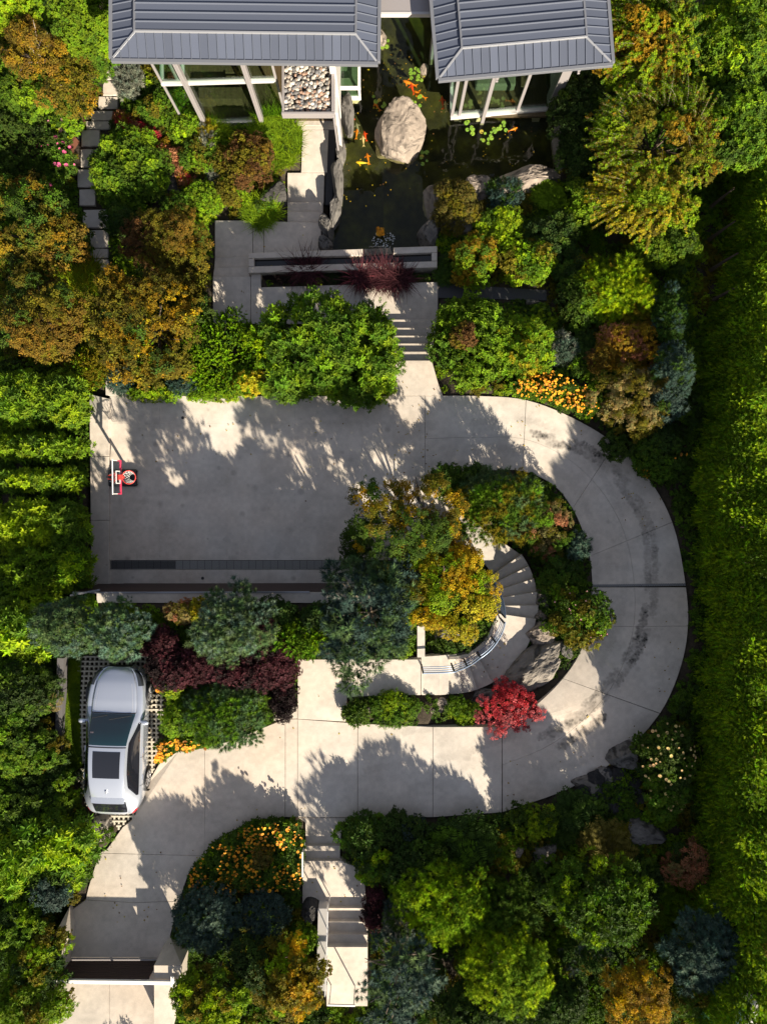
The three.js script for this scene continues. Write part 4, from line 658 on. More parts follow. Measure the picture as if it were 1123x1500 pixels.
// ---------------------------------------------------------------- grid pavers, lawn strip, edging
{
  const poly = [[118, 962], [236, 962], [238, 1040], [233, 1100], [216, 1146], [206, 1176], [196, 1197], [172, 1212], [150, 1203], [128, 1178], [108, 1130], [122, 1126]], w = flat(poly, DR), s = .145, g = [], bx = (a, b, c, x, y, z) => { const q = new THREE.BoxGeometry(a, b, c); q.translate(x, y, z); return q; };
  addHard(w, DR, .06); const xs = w.map(p => p.x), zs = w.map(p => p.y);
  for (let x = Math.min(...xs); x < Math.max(...xs); x += s) for (let z = Math.min(...zs); z < Math.max(...zs); z += s) if (inPoly(x, z, w)) { const y = driveZ(z), j = rr(-.004, .004); g.push(bx(s * 1.0, .06, .05, x, y - .02 + j, z), bx(.05, .06, s - .055, x, y - .022 + j, z + s / 2)); }
  const o = setting('grid_paving', 'open-cell concrete grid pavers with grass in the cells'); const lat = mesh('paver_grid', g, std(rgb(.58, .53, .44), .9, { bumpMap: rockBump, bumpScale: .01 }), o, 'stuff');
  const t = thing('edging_beam', 'dark grey timber edging beam beside the narrow lawn strip', 'edging'); const a = P(92, 962, 2.1), b = P(88, 1102, 2.1); for (let i = 0; i < 3; i++) mesh('beam', bar(a.clone().lerp(b, i / 3 + .003), a.clone().lerp(b, (i + 1) / 3 - .003), .2, .3), std(rgb(.10, .095, .10), .8), t);
}
{ // brown metal bed edging beside the stepping stones
  const mk = (l, pts) => { const o = thing('bed_edging', l, 'edging'); for (let i = 0; i + 1 < pts.length; i++) mesh('edging_strip', bar(Pon(...pts[i], (x, z) => ground0(x, z) + .12), Pon(...pts[i + 1], (x, z) => ground0(x, z) + .12), .09, .35), M.edging, o); };
  mk('curved rust brown edging between pink roses and stepping stones', [[113, 204], [106, 216], [102, 232], [102, 250], [104, 268]]); mk('short rust brown edging below the orange maple', [[117, 165], [122, 175], [121, 189]]); mk('rust brown corner edging around the gravel path', [[34, 162], [34, 190], [38, 230]]); mk('rust brown edging strip above the roses', [[50, 184], [62, 184]]);
  const gp = setting('gravel_path', 'dark gravel path in the upper left garden'); slab('gravel_bed', [[34, 160], [46, 160], [48, 184], [64, 188], [100, 190], [118, 190], [118, 207], [70, 204], [58, 230], [42, 236], [36, 200]], (x, z) => ground0(x, z) + .03, .1, M.gravel, gp, .1, .004);
  slab('gravel_bed', [[479, 190], [492, 130], [500, 130], [492, 200], [486, 300], [476, 300]], -1.8, .3, M.gravel, gp, .1, .004); slab('gravel_bed', [[636, 415], [800, 425], [800, 440], [640, 436]], (x, z) => ground0(x, z) + .04, .1, M.gravel, gp, .05, .004); slab('gravel_bed', [[215, 250], [232, 225], [262, 268], [262, 295], [228, 297]], (x, z) => ground0(x, z) + .03, .1, M.gravel, gp, .02, .004);
}
{ // teal swing-seat canopy at the lower right corner, beside a white tank
  const o = thing('teal_canopy', 'teal fabric garden canopy showing below the blue-green pine', 'canopy'), y = 3.4, a = P(1022, 1478, y), b = P(1056, 1478, y), c = P(1056, 1530, y), d = P(1018, 1530, y), m = V3((a.x + c.x) / 2, y + .5, (a.z + c.z) / 2);
  const tri = (p, q, r) => { const g = new THREE.BufferGeometry(); g.setAttribute('position', new THREE.Float32BufferAttribute([...p.toArray(), ...q.toArray(), ...r.toArray()], 3)); g.computeVertexNormals(); return g; };
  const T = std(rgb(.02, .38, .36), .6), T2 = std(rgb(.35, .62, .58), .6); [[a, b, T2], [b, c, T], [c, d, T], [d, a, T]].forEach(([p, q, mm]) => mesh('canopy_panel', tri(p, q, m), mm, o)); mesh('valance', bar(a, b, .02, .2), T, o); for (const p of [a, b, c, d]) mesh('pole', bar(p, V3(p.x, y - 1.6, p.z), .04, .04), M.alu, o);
  const w = thing('white_tank', 'white curved tank end beside the teal canopy', 'tank'), p = P(1093, 1500, 3.1), g = new THREE.CapsuleGeometry(.3, 1.2, 6, 20).rotateX(Math.PI / 2).translate(p.x, 3.1, p.z); mesh('tank_body', g, M.white, w); mesh('support', [box(.4, .9, .1, p.x, 2.7, p.z - .4), box(.4, .9, .1, p.x, 2.7, p.z + .4)], M.alu, w);
}
{ // yellow iris on the pond's bubbling stone
}
// ---------------------------------------------------------------- plants
const UPV = V3(0, 1, 0);
function sprig(n, leaf) {           // leaf(i) -> {b: base, d: direction, l, w, up, k}; each leaf a folded blade of 4 (or 2) triangles
  const pos = [], col = [];
  for (let i = 0; i < n; i++) {
    const { b, d, l, w, k = 1, fold = .25, thin, round } = leaf(i), side = new THREE.Vector3().crossVectors(d, UPV).normalize(); if (side.lengthSq() < .1) side.set(1, 0, 0); const nn = new THREE.Vector3().crossVectors(side, d).normalize();
    const at = (t, s, u) => V3(b.x + d.x * l * t + side.x * w * s + nn.x * w * u, b.y + d.y * l * t + side.y * w * s + nn.y * w * u, b.z + d.z * l * t + side.z * w * s + nn.z * w * u);
    const t = (...v) => v.forEach(p => { pos.push(p.x, p.y, p.z); col.push(k, k, k); });
    if (thin) { t(at(0, -.5, 0), at(0, .5, 0), at(1, 0, 0)); continue; }
    const tip = at(1, 0, -fold * .8), ba = at(0, 0, 0), m1 = at(.32, .5, fold), m2 = at(.32, -.5, fold), m3 = at(.68, .42, fold * .6), m4 = at(.68, -.42, fold * .6);
    if (round) { t(ba, m1, m3); t(ba, m3, tip); t(ba, tip, m4); t(ba, m4, m2); } else { const a = at(.45, .5, fold), c = at(.45, -.5, fold); t(ba, a, tip); t(ba, tip, c); }
  }
  const g = new THREE.BufferGeometry(); g.setAttribute('position', new THREE.Float32BufferAttribute(pos, 3)); g.setAttribute('color', new THREE.Float32BufferAttribute(col, 3)); g.computeVertexNormals(); return g;
}
const ga = i => i * 2.39996, sph = (az, el) => V3(Math.cos(az) * Math.cos(el), Math.sin(el), Math.sin(az) * Math.cos(el));
const KIND = {
  broad: { m: 'leaf', g: [0, 1, 2].map(() => sprig(11, i => ({ b: sph(ga(i), 0).multiplyScalar(.12).setY(rr(-.2, .5)), d: sph(ga(i) + rr(-.3, .3), rr(-.15, .85)), l: rr(.5, .85), w: rr(.3, .46), k: rr(.72, 1.25) }))) },
  laurel: { m: 'leaf', g: [0, 1, 2].map(() => sprig(9, i => ({ b: sph(ga(i), 0).multiplyScalar(.06).setY(rr(-.1, .35)), d: sph(ga(i) + rr(-.3, .3), rr(.1, .95)), l: rr(.7, 1.1), w: rr(.26, .36), k: rr(.7, 1.3), round: true, fold: .18 }))) },
  maple: { m: 'leaf', g: [0, 1, 2].map(() => sprig(16, i => ({ b: sph(ga(i), 0).multiplyScalar(rr(.1, .55)).setY(rr(-.22, .3)), d: sph(rr(0, 6.28), rr(-.5, .5)), l: rr(.3, .55), w: rr(.2, .34), k: rr(.65, 1.3) }))) },
  pine: { m: 'needle', g: [0, 1, 2].map(() => sprig(40, i => ({ b: V3(0, rr(-.35, .35), 0), d: sph(ga(i) + rr(-.2, .2), rr(-.05, 1.35)), l: rr(.6, 1), w: rr(.07, .12), thin: true, k: rr(.65, 1.3) }))) },
  spray: { m: 'needle', g: [0, 1, 2].map(() => sprig(20, i => { const s = i % 2 ? 1 : -1, t = i / 20; return { b: V3(rr(-.08, .08), -.5 + t * 1.2, rr(-.08, .08)), d: V3(s * (.9 - t * .4), .75 + t * .5, rr(-.5, .5)).normalize(), l: (1 - t * .45) * rr(.45, .75), w: rr(.14, .22), k: rr(.7, 1.3) }; })) },
};
KIND.hedge = { m: 'leaf', g: KIND.spray.g };
KIND.leafy = { m: 'leaf', g: [sprig(1, () => ({ b: V3(-.6, 0, 0), d: V3(1, 0, 0), l: 1.3, w: .9, round: true, fold: .12 }))] };
const BLADE = (n, len, w, spread, droop) => { // grass tuft of arching blades, unit height
  const pos = [], col = []; for (let i = 0; i < n; i++) { const az = rr(0, 6.283), sp = rr(.15, spread), L = len * rr(.7, 1.1), k = rr(.7, 1.25), o = V3(rr(-.12, .12), 0, rr(-.12, .12)), h = V3(Math.cos(az), 0, Math.sin(az)), s = V3(-h.z, 0, h.x); let pv = null; for (let j = 0; j <= 4; j++) { const t = j / 4, y = L * (t - droop * t * t * .5), r = sp * L * (t * .6 + t * t * .8), ww = w * (1 - t * .92) * .5, c = V3(o.x + h.x * r, y, o.z + h.z * r), a = c.clone().addScaledVector(s, ww), b = c.clone().addScaledVector(s, -ww); if (pv) { for (const q of [pv[0], pv[1], a, a, pv[1], b]) { pos.push(q.x, q.y, q.z); col.push(k, k, k); } } pv = [a, b]; } }
  const g = new THREE.BufferGeometry(); g.setAttribute('position', new THREE.Float32BufferAttribute(pos, 3)); g.setAttribute('color', new THREE.Float32BufferAttribute(col, 3)); g.computeVertexNormals(); return g;
};
KIND.grass = { m: 'leaf', g: [0, 1, 2].map(() => BLADE(26, 1, .05, .75, .8)) };
KIND.lawn = { m: 'leaf', g: [0, 1].map(() => BLADE(22, 1, .10, .7, .5)) };
KIND.fern = { m: 'leaf', g: [0, 1].map(() => { const fr = []; for (let f = 0; f < 9; f++) { const az = f * .698 + rr(-.2, .2); for (let j = 1; j < 13; j++) { const t = j / 13, r = t * rr(.95, 1.02), y = .55 * Math.sin(t * 2.4) + .1, b = V3(Math.cos(az) * r, y, Math.sin(az) * r); for (const s of [-1, 1]) fr.push({ b, d: sph(az + s * 1.25, -.1), l: .34 * Math.sin(Math.PI * (.15 + .85 * t)) + .03, w: .085, k: rr(.8, 1.2) }); } } return sprig(fr.length, i => fr[i]); }) };
const daisy = (n, c1, c2, cup = .15) => { const pos = [], col = []; const t = (c, ...v) => v.forEach(p => { pos.push(...p); col.push(...c); }); for (let i = 0; i < n; i++) { const a = i / n * 6.283, b = a + 3.9 / n, c = a - 3.9 / n, k = rr(.8, 1.15), cc = c1.map(x => x * k); t(cc, [0, 0, 0], [Math.cos(c) * .75, cup, Math.sin(c) * .75], [Math.cos(a), cup * .8, Math.sin(a)]); t(cc, [0, 0, 0], [Math.cos(a), cup * .8, Math.sin(a)], [Math.cos(b) * .75, cup, Math.sin(b) * .75]); } for (let i = 0; i < 8; i++) { const a = i / 8 * 6.283, b = (i + 1) / 8 * 6.283; t(c2, [0, .28, 0], [Math.cos(a) * .3, .1, Math.sin(a) * .3], [Math.cos(b) * .3, .1, Math.sin(b) * .3]); } const g = new THREE.BufferGeometry(); g.setAttribute('position', new THREE.Float32BufferAttribute(pos, 3)); g.setAttribute('color', new THREE.Float32BufferAttribute(col, 3)); g.computeVertexNormals(); return g; };
const FLOWER = { gold: daisy(9, [.85, .38, .0], [.45, .15, .0]), rose: daisy(12, [.75, .12, .30], [.8, .35, .4], .5), pale: daisy(12, [.8, .42, .45], [.85, .6, .5], .5), cream: daisy(8, [.75, .6, .22], [.6, .35, .1], .3) };

let totalCopies = 0;
function emit(parent, name, kind, list, geo) {
  if (!list.length) return; const K = KIND[kind], im = new THREE.InstancedMesh(geo ?? K.g[Math.floor(rnd() * K.g.length)], M[K.m], list.length);
  im.name = name; im.castShadow = im.receiveShadow = true; im.userData.kind = 'stuff'; list.forEach((e, j) => { im.setMatrixAt(j, e.m); im.setColorAt(j, e.c); }); parent.add(im); totalCopies += list.length;
}
const _q = new THREE.Quaternion(), _q2 = new THREE.Quaternion();
function place(p, axis, s, sy = s) { _q.setFromUnitVectors(UPV, axis); _q2.setFromAxisAngle(UPV, rr(0, 6.283)); return new THREE.Matrix4().compose(p, _q.clone().multiply(_q2), V3(s, sy, s)); }
// palettes, linear base colours
const C = { lime: [.24, .36, .003], bright: [.15, .26, .004], green: [.085, .17, .006], mid: [.062, .12, .008], dark: [.042, .088, .010], deep: [.040, .080, .012], olive: [.15, .135, .005], gold: [.43, .29, .004], amber: [.31, .205, .006], rust: [.20, .13, .010], brown: [.15, .075, .02], blue: [.045, .085, .062], bluel: [.085, .14, .095], slate: [.045, .08, .065], purple: [.075, .020, .026], plum: [.11, .028, .038], black: [.02, .009, .010], red: [.46, .035, .045], pink: [.55, .12, .13], silver: [.20, .23, .17], cream: [.30, .25, .085], peach: [.38, .17, .08], grey: [.12, .14, .11], yellow: [.42, .36, .01], pineg: [.075, .13, .045], moss: [.15, .13, .02] };
const pick = (pal, f) => { const n = pal.length, t = clamp((f - .22) / .56, 0, .999) * n, i = Math.floor(t); return C[pal[i]]; };
function crownList(o) {
  const { c, r, rc = .32, s = .12, dens = 1.5, pal, up = .45, squash = .75, low = -.35, lobes = .42, loose = .06 } = o, out = [], A = 4 * Math.PI * Math.pow((Math.pow(r[0] * r[1], 1.6) + Math.pow(r[0] * r[2], 1.6) + Math.pow(r[1] * r[2], 1.6)) / 3, 1 / 1.6);
  const nC = Math.max(6, Math.round(A * (1 - low) / 2 / (Math.PI * rc * rc) * (o.cover ?? 1.5))), sd = rr(0, 50);
  for (let i = 0; i < nC; i++) {
    const y = lerp(1, low, (i + rr(.1, .9)) / nC), az = ga(i) + rr(-.35, .35), h = Math.sqrt(Math.max(0, 1 - y * y)), d = V3(Math.cos(az) * h, y, Math.sin(az) * h);
    const lob = 1 + (n3(d.x * 1.8 + sd, d.y * 1.8, d.z * 1.8) - .5) * 2 * lobes, f = lob * (rnd() < .22 ? rr(.45, .8) : rr(.82, 1.02)), k = rr(.55, 1.4) * rc;
    if (loose && rnd() < loose) continue;
    const cc = V3(c[0] + d.x * (r[0] - k * .6) * f, c[1] + d.y * (r[1] - k * .5) * f, c[2] + d.z * (r[2] - k * .6) * f), tone = rr(.72, 1.24), cf = n3(cc.x * .9 + sd, cc.y * .9, cc.z * .9) + rr(-.26, .26);
    const ax = d.clone().multiplyScalar(.3).add(V3(rr(-.15, .15), .9, rr(-.15, .15))).normalize(), col = pick(pal, cf + rr(-.12, .12));
    out.push({ m: place(cc, ax, k), c: rgb(col[0] * tone, col[1] * tone, col[2] * tone) });
  }
  return out;
}
const clumpCache = {};
function clumpGeo(kind, o) {         // a rounded clump of sprigs, radius 1
  const { rc = .32, s = .12, dens = 1.5, up = .45, squash = .75 } = o, ratio = Math.max(.22, Math.round(s / rc * 20) / 20), key = [kind, ratio, dens, up, squash].join(); const set = clumpCache[key] ??= [];
  if (set.length > 2) return set[Math.floor(rnd() * 3)];
  const src = KIND[kind].g[Math.floor(rnd() * KIND[kind].g.length)], sp = src.attributes.position, sc = src.attributes.color, n = Math.round(dens * 6.283 / (ratio * ratio * 1.7)), pos = new Float32Array(n * sp.count * 3), col = new Float32Array(n * sp.count * 3), v = new THREE.Vector3();
  for (let j = 0; j < n; j++) {
    const e = V3(rr(-1, 1), rr(-.45, 1), rr(-1, 1)).normalize(), rad = rnd() < .25 ? rr(.3, .8) : rr(.8, 1.12), m = place(V3(e.x * rad, e.y * rad * squash, e.z * rad), e.clone().multiplyScalar(.9).addScaledVector(UPV, up).add(V3(rr(-.45, .45), rr(-.3, .3), rr(-.45, .45))).normalize(), ratio * rr(.75, 1.3)), q = rr(.75, 1.25), hue = rr(.82, 1.2);
    for (let i = 0; i < sp.count; i++) { v.fromBufferAttribute(sp, i).applyMatrix4(m); const k = (j * sp.count + i) * 3; pos[k] = v.x; pos[k + 1] = v.y; pos[k + 2] = v.z; col[k] = sc.getX(i) * q * hue; col[k + 1] = sc.getY(i) * q; col[k + 2] = sc.getZ(i) * q; }
  }
  const g = new THREE.BufferGeometry(); g.setAttribute('position', new THREE.BufferAttribute(pos, 3)); g.setAttribute('color', new THREE.BufferAttribute(col, 3)); g.computeVertexNormals(); set.push(g); return g;
}
function emitClumps(parent, name, kind, list, o) { emit(parent, name, kind, list, clumpGeo(kind, o)); }
const plantPos = [];
function rootAt(px, py, ht, f = .7) { let g = 0, p; for (let i = 0; i < 6; i++) { p = P(px, py, g + ht * f); g = ground0(p.x, p.z); } return { x: p.x, z: p.z, g }; }
// one woody plant: px,py centre of its crown in the photo, rx,ry radii in photo pixels, ht height above ground
function plant(name, label, category, px, py, rx, ry, ht, kind, pal, o = {}) {
  const rv0 = o.rv ?? Math.min(ht * .5, Math.max(.25, (rx + ry) / 2 / 46)), f = 1 - rv0 / ht * .8, { x, z, g } = rootAt(px, py, ht, f), k = 1 / pxPerM(g + ht * f), R = [rx * k * 1.1, rv0, ry * k * 1.1];
  const t = thing(name, label, category, [x, g - .05, z], 0, o.group), cy = ht - rv0 + .05, bark = o.bark ? M[o.bark] : M.bark, rm = Math.max(R[0], R[2]);
  const tr = o.trunk ?? clamp(ht * .022, .02, .09), lean = V3(rr(-.1, .1), 0, rr(-.1, .1)).multiplyScalar(ht * .4);
  const nL = o.limbs ?? Math.round(clamp(rm * 7, 4, 14)), L = [], tops = [];
  for (let i = 0; i < nL; i++) { const a = ga(i) + rr(-.3, .3), e = rr(-.2, .8), b = V3(lean.x * .4, Math.max(.05, cy - rv0 * rr(.4, 1)), lean.z * .4), d = V3(Math.cos(a) * Math.cos(e) * R[0] * .85, cy + Math.sin(e) * rv0 * .75, Math.sin(a) * Math.cos(e) * R[2] * .85), m = b.clone().lerp(d, .5).add(V3(rr(-.1, .1), rr(0, .25) * rv0, rr(-.1, .1))); L.push(limb([b, m, d], tr * .55, tr * .12, 5, 5)); tops.push(d); }
  mesh('trunk', limb([V3(0, -.15, 0), V3(lean.x * .3, cy * .5, lean.z * .3), V3(lean.x * .4, cy + rv0 * .3, lean.z * .4)], tr, tr * .45, 8, 8), bark, t); mesh('branches', L, bark, t, 'stuff');
  const list = crownList({ c: [0, cy, 0], r: R, pal, ...DEF[kind], ...o });
  const list2 = [];  if (o.shoots) { const tw = []; for (let i = 0; i < o.shoots; i++) { const a = rr(0, 6.283), e = rr(-.1, .9), d = sph(a, e), b = V3(d.x * R[0] * .7, cy + d.y * rv0 * .8, d.z * R[2] * .7), len = rr(.5, 1.1), hd = V3(d.x * .7 + (o.wind ?? 0) * -.9 + rr(-.5, .5), .15 + rr(-.1, .4), d.z * .7 + rr(-.5, .5)).normalize(), p = [b, b.clone().addScaledVector(hd, len * .5).add(V3(0, .12, 0)), b.clone().addScaledVector(hd, len).add(V3(0, rr(-.15, .1), 0))], cv = new THREE.CatmullRomCurve3(p); tw.push(limb(p, .009, .004, 5, 4)); for (let q = 0; q < 16; q++) { const u = q / 15, col = rnd() < .5 ? C[o.shootPal ?? 'lime'] : pick(pal, rnd()), kk = rr(.8, 1.2); list2.push({ m: place(cv.getPoint(u), V3(hd.x * .6, .6, hd.z * .6).add(V3(rr(-.5, .5), 0, rr(-.5, .5))).normalize(), rr(.06, .10)), c: rgb(col[0] * kk, col[1] * kk, col[2] * kk) }); } } mesh('twigs', tw, M.barkPale, t, 'stuff'); }
  emitClumps(t, 'foliage', DEF[kind].k ?? kind, list, { ...DEF[kind], ...o }); if (list2.length) emit(t, 'shoot_tips', DEF[kind].k ?? kind, list2);
  if (o.flowers) flowers(t, o.flowers[0], o.flowers[1], () => { const a = rr(0, 6.283), e = Math.acos(1 - rnd() * .8), d = V3(Math.sin(e) * Math.cos(a), Math.cos(e), Math.sin(e) * Math.sin(a)); return [V3(d.x * R[0] * 1.02, cy + d.y * rv0 * 1.08, d.z * R[2] * 1.02), V3(d.x * .5, 1, d.z * .5).normalize()]; }, o.flowers[2] ?? .05);
  plantPos.push([x, z, Math.min(R[0], R[2])]);
  return t;
}
function flowers(parent, kind, n, fn, s) { const im = new THREE.InstancedMesh(FLOWER[kind], M.petal, n); im.name = 'flowers'; im.userData.kind = 'stuff'; im.castShadow = true; for (let i = 0; i < n; i++) { const [p, ax] = fn(); im.setMatrixAt(i, place(p, ax.clone().add(V3(rr(-.4, .4), 0, rr(-.4, .4))).normalize(), s * rr(.55, 1.4))); const k = rnd() < .12 ? .4 : rr(.8, 1.15); im.setColorAt(i, rgb(k, k * rr(.8, 1.12), k)); } parent.add(im); totalCopies += n; }
const DEF = {
  broad: { rc: .24, s: .10, dens: 1.5, lobes: .5 }, laurel: { rc: .30, s: .15, dens: 1.5, lobes: .35 }, maple: { rc: .30, s: .13, dens: 1.25, squash: .42, up: .9, low: -.25, lobes: .45, cover: 1.25 }, pine: { rc: .22, s: .12, dens: 1.25, up: .7, squash: .8, lobes: .4 }, spray: { rc: .24, s: .13, dens: 1.4, up: .5 },
  fine: { k: 'broad', rc: .2, s: .065, dens: 1.35, lobes: .2 }, tuft: { k: 'pine', rc: .16, s: .085, dens: 1.3, up: .8 }, open: { k: 'pine', rc: .26, s: .15, dens: .95, up: .6, squash: .45, lobes: .6, cover: 1.3, low: -.1 },
};
// tufts of grass, ferns and flower beds
function tufts(name, label, category, spots, kind, pal, h, n, o = {}) {
  const [px, py, rx, ry] = spots, { x, z, g } = rootAt(px, py, h, .5), k = 1 / pxPerM(g), t = thing(name, label, category, [x, g, z], 0, o.group), l = [];
  for (let i = 0; i < n; i++) { const a = rr(0, 6.283), r = Math.sqrt(rnd()), q = V3(Math.cos(a) * r * rx * k, 0, Math.sin(a) * r * ry * k); q.y = ground0(x + q.x, z + q.z) - g; const c = pick(pal, n3(q.x * 2 + x, 0, q.z * 2 + z) + rr(-.2, .2)), m = rr(.75, 1.25), s = h * rr(.7, 1.2); l.push({ m: place(q, V3((o.lean?.[0] ?? 0) + rr(-.2, .2), 1, (o.lean?.[1] ?? 0) + rr(-.2, .2)).normalize(), s * (o.wide ?? 1), s), c: rgb(c[0] * m, c[1] * m, c[2] * m) }); }
  emit(t, o.part ?? 'blades', kind, l); plantPos.push([x, z, Math.min(rx, ry) * k]); return t;
}
function flowerBed(label, polyPx, kind, nF, nL, pal, h = .55, s = .05) {
  const poly = flat(polyPx, (x, z) => ground0(x, z) + h * .7), xs = poly.map(p => p.x), zs = poly.map(p => p.y), cx = (Math.min(...xs) + Math.max(...xs)) / 2, cz = (Math.min(...zs) + Math.max(...zs)) / 2, g = ground0(cx, cz), t = thing('flower_bed', label, 'flower bed', [cx, g, cz]), rnP = () => { for (;;) { const x = rr(Math.min(...xs), Math.max(...xs)), z = rr(Math.min(...zs), Math.max(...zs)); if (inPoly(x, z, poly)) return [x, z]; } }, l = [];
  for (let i = 0; i < nL; i++) { const [x, z] = rnP(), q = V3(x - cx, ground0(x, z) - g + h * rr(.2, .85) * (.7 + .6 * n2(x * 3, z * 3)), z - cz), c = pick(pal, rnd()), m = rr(.7, 1.25); l.push({ m: place(q, V3(rr(-.5, .5), 1, rr(-.5, .5)).normalize(), rr(.09, .15)), c: rgb(c[0] * m, c[1] * m, c[2] * m) }); }
  emit(t, 'foliage', 'broad', l); flowers(t, kind, nF, () => { let x, z; do [x, z] = rnP(); while (n2(x * 1.7 + 5, z * 1.7) < rnd() * .75); return [V3(x - cx, ground0(x, z) - g + h * rr(.85, 1.25) * (.7 + .6 * n2(x * 3, z * 3)), z - cz), V3(rr(-.35, .35) + .15, 1, rr(-.35, .35) + .3).normalize()]; }, s);
  for (let i = 0; i < 6; i++) plantPos.push([...rnP(), .2]); return t;
}
const tree = (n, l, ...a) => plant(n, l, 'tree', ...a), shrub = (l, ...a) => plant('shrub', l, 'shrub', ...a);
// --- upper left garden
tree('maple_tree', 'orange and olive maple overhanging the stepping stones beside the house roof', 92, 105, 48, 56, 2.6, 'maple', ['olive', 'rust', 'olive', 'amber', 'olive', 'green'], { rv: 1.1 });
tree('maple_tree', 'sparse rust orange maple with bare pale twigs', 42, 68, 46, 42, 3.4, 'maple', ['rust', 'amber', 'rust'], { rv: .9, loose: .4, bark: 'barkPale' });
tree('broadleaf_tree', 'dark green tree behind the orange maples at the roof corner', 128, 26, 44, 40, 3.0, 'broad', ['dark', 'green', 'bright'], {});
tree('broadleaf_tree', 'yellow green tree in the top corner of the garden', 15, 12, 40, 34, 3.2, 'broad', ['green', 'bright', 'lime'], {});
tree('broadleaf_tree', 'leafy green tree beneath the sparse rust maple', 22, 132, 44, 40, 2.2, 'broad', ['green', 'bright', 'green'], {});
tree('broadleaf_tree', 'deep green tree left of the gravel path', 10, 215, 42, 50, 2.0, 'broad', ['dark', 'deep', 'mid'], {});
shrub('leafy green shrub at the roof edge by the first stepping stone', 142, 68, 20, 36, 1.6, 'broad', ['green', 'bright', 'lime'], {});
tree('round_tree', 'dense round bright green tree beside the stepping stones', 190, 248, 56, 54, 1.05, 'broad', ['green', 'bright', 'bright', 'green'], { rc: .24, s: .085, lobes: .15 });
for (const [x, y, r] of [[177, 175, 10], [190, 181, 11], [205, 189, 12], [222, 200, 12], [238, 213, 11], [252, 230, 12], [263, 247, 11], [271, 262, 11]]) shrub('small coral orange shrub in the curved row above the round green tree', x, y, r, r, .4, 'fine', ['peach', 'amber', 'red', 'peach'], { group: 'coral orange shrub row', limbs: 3 });
shrub('silvery lavender clump beside the stepping stones under the eave', 188, 112, 19, 28, .7, 'tuft', ['silver', 'grey', 'silver'], { s: .1 }); shrub('silvery lavender clump trailing below the glass front', 302, 205, 14, 26, .6, 'tuft', ['silver', 'grey', 'olive'], { s: .1 }); shrub('small silver clump at the foot of the coral shrubs', 316, 258, 12, 14, .5, 'tuft', ['silver', 'grey'], {});
{ let i = 0; const L = ['above the coral row', 'against the glass corner', 'between coral row and lavender', 'in the middle of the upper bed', 'beside the bronze shrub', 'near the terrace slab', 'above the dark rock', 'beside the round green tree']; for (const [x, y, a, b] of [[222, 160, 28, 18], [250, 150, 22, 30], [268, 185, 26, 22], [290, 228, 26, 26], [322, 232, 20, 34], [300, 292, 30, 24], [335, 280, 26, 22], [262, 305, 24, 22]]) shrub(`low green mounding shrub ${L[i++]}`, x, y, a, b, .65, 'fine', i % 3 ? ['green', 'bright', 'olive'] : ['bright', 'lime', 'bright'], {}); }
tufts('grass_clump', 'broad bright yellow green grass below the glass front', 'grass', [398, 205, 40, 42], 'grass', ['bright', 'lime', 'lime'], .5, 260); tufts('grass_clump', 'yellow green grass strip under the glass sill', 'grass', [308, 196, 24, 20], 'grass', ['lime', 'bright', 'yellow'], .42, 90); tufts('grass_clump', 'rounded lime grass tuft at the terrace edge', 'grass', [380, 312, 22, 18], 'grass', ['lime', 'bright'], .55, 70);
shrub('round bronze shrub between grass and dark rock', 366, 236, 34, 38, 1.1, 'fine', ['brown', 'olive', 'brown', 'rust'], {});
shrub('rose bush covered in pink blooms beside the gravel path', 76, 238, 30, 36, .9, 'broad', ['mid', 'green', 'dark'], { flowers: ['rose', 40, .06], s: .08 }); shrub('low plant with pale pink flowers under the orange maple', 82, 180, 32, 16, .6, 'broad', ['green', 'lime', 'bright'], { flowers: ['pale', 14, .07], s: .08 });
tree('maple_tree', 'large russet and gold maple at the garden edge beside the roses', 40, 345, 74, 84, 3.0, 'maple', ['olive', 'mid', 'amber', 'olive', 'rust', 'olive', 'green'], { rv: 1.2, limbs: 12 }); tree('maple_tree', 'olive green maple with bare limbs above the laurel hedge', 62, 468, 66, 62, 2.9, 'maple', ['olive', 'mid', 'olive', 'rust'], { rv: 1.1 });
tree('maple_tree', 'golden brown maple with dark gaps above the court corner', 216, 478, 82, 80, 2.6, 'maple', ['mid', 'olive', 'gold', 'amber', 'olive'], { rv: 1.1, loose: .15, limbs: 12 }); tree('maple_tree', 'small bronze maple with fine twigs beside the terrace steps', 238, 352, 56, 50, 1.9, 'maple', ['brown', 'olive', 'rust'], { rv: .9, s: .1 }); tree('maple_tree', 'amber maple beside the lower stepping stones', 170, 445, 36, 50, 2.5, 'maple', ['olive', 'gold', 'amber'], { rv: .8 }); tree('maple_tree', 'olive gold maple touching the lower terrace slab', 270, 400, 32, 42, 1.5, 'maple', ['olive', 'gold', 'olive'], { rv: .8, loose: .15 });
tufts('grass_clump', 'long yellow arching grass beside the lower stepping stones', 'grass', [124, 424, 24, 44], 'grass', ['lime', 'yellow', 'bright'], .8, 130, { lean: [-.2, .1] }); tufts('grass_clump', 'yellow grass strip by the court corner post', 'grass', [145, 508, 14, 22], 'grass', ['lime', 'yellow'], .6, 40);
shrub('dark green shrub right of the rose bed', 108, 350, 22, 36, 1.0, 'broad', ['dark', 'mid', 'green'], {}); shrub('low green shrub between the stepping stones and bronze maple', 178, 322, 26, 20, .9, 'broad', ['dark', 'mid'], {}); shrub('olive shrub above the court corner post', 122, 540, 32, 26, 1.2, 'spray', ['olive', 'green', 'lime'], { s: .09 });
shrub('blue green juniper beside the narrow court corner path', 174, 556, 16, 20, .7, 'tuft', ['slate', 'blue'], {}); shrub('small blue green juniper below the golden brown maple', 268, 565, 22, 12, .6, 'tuft', ['slate', 'blue'], {});
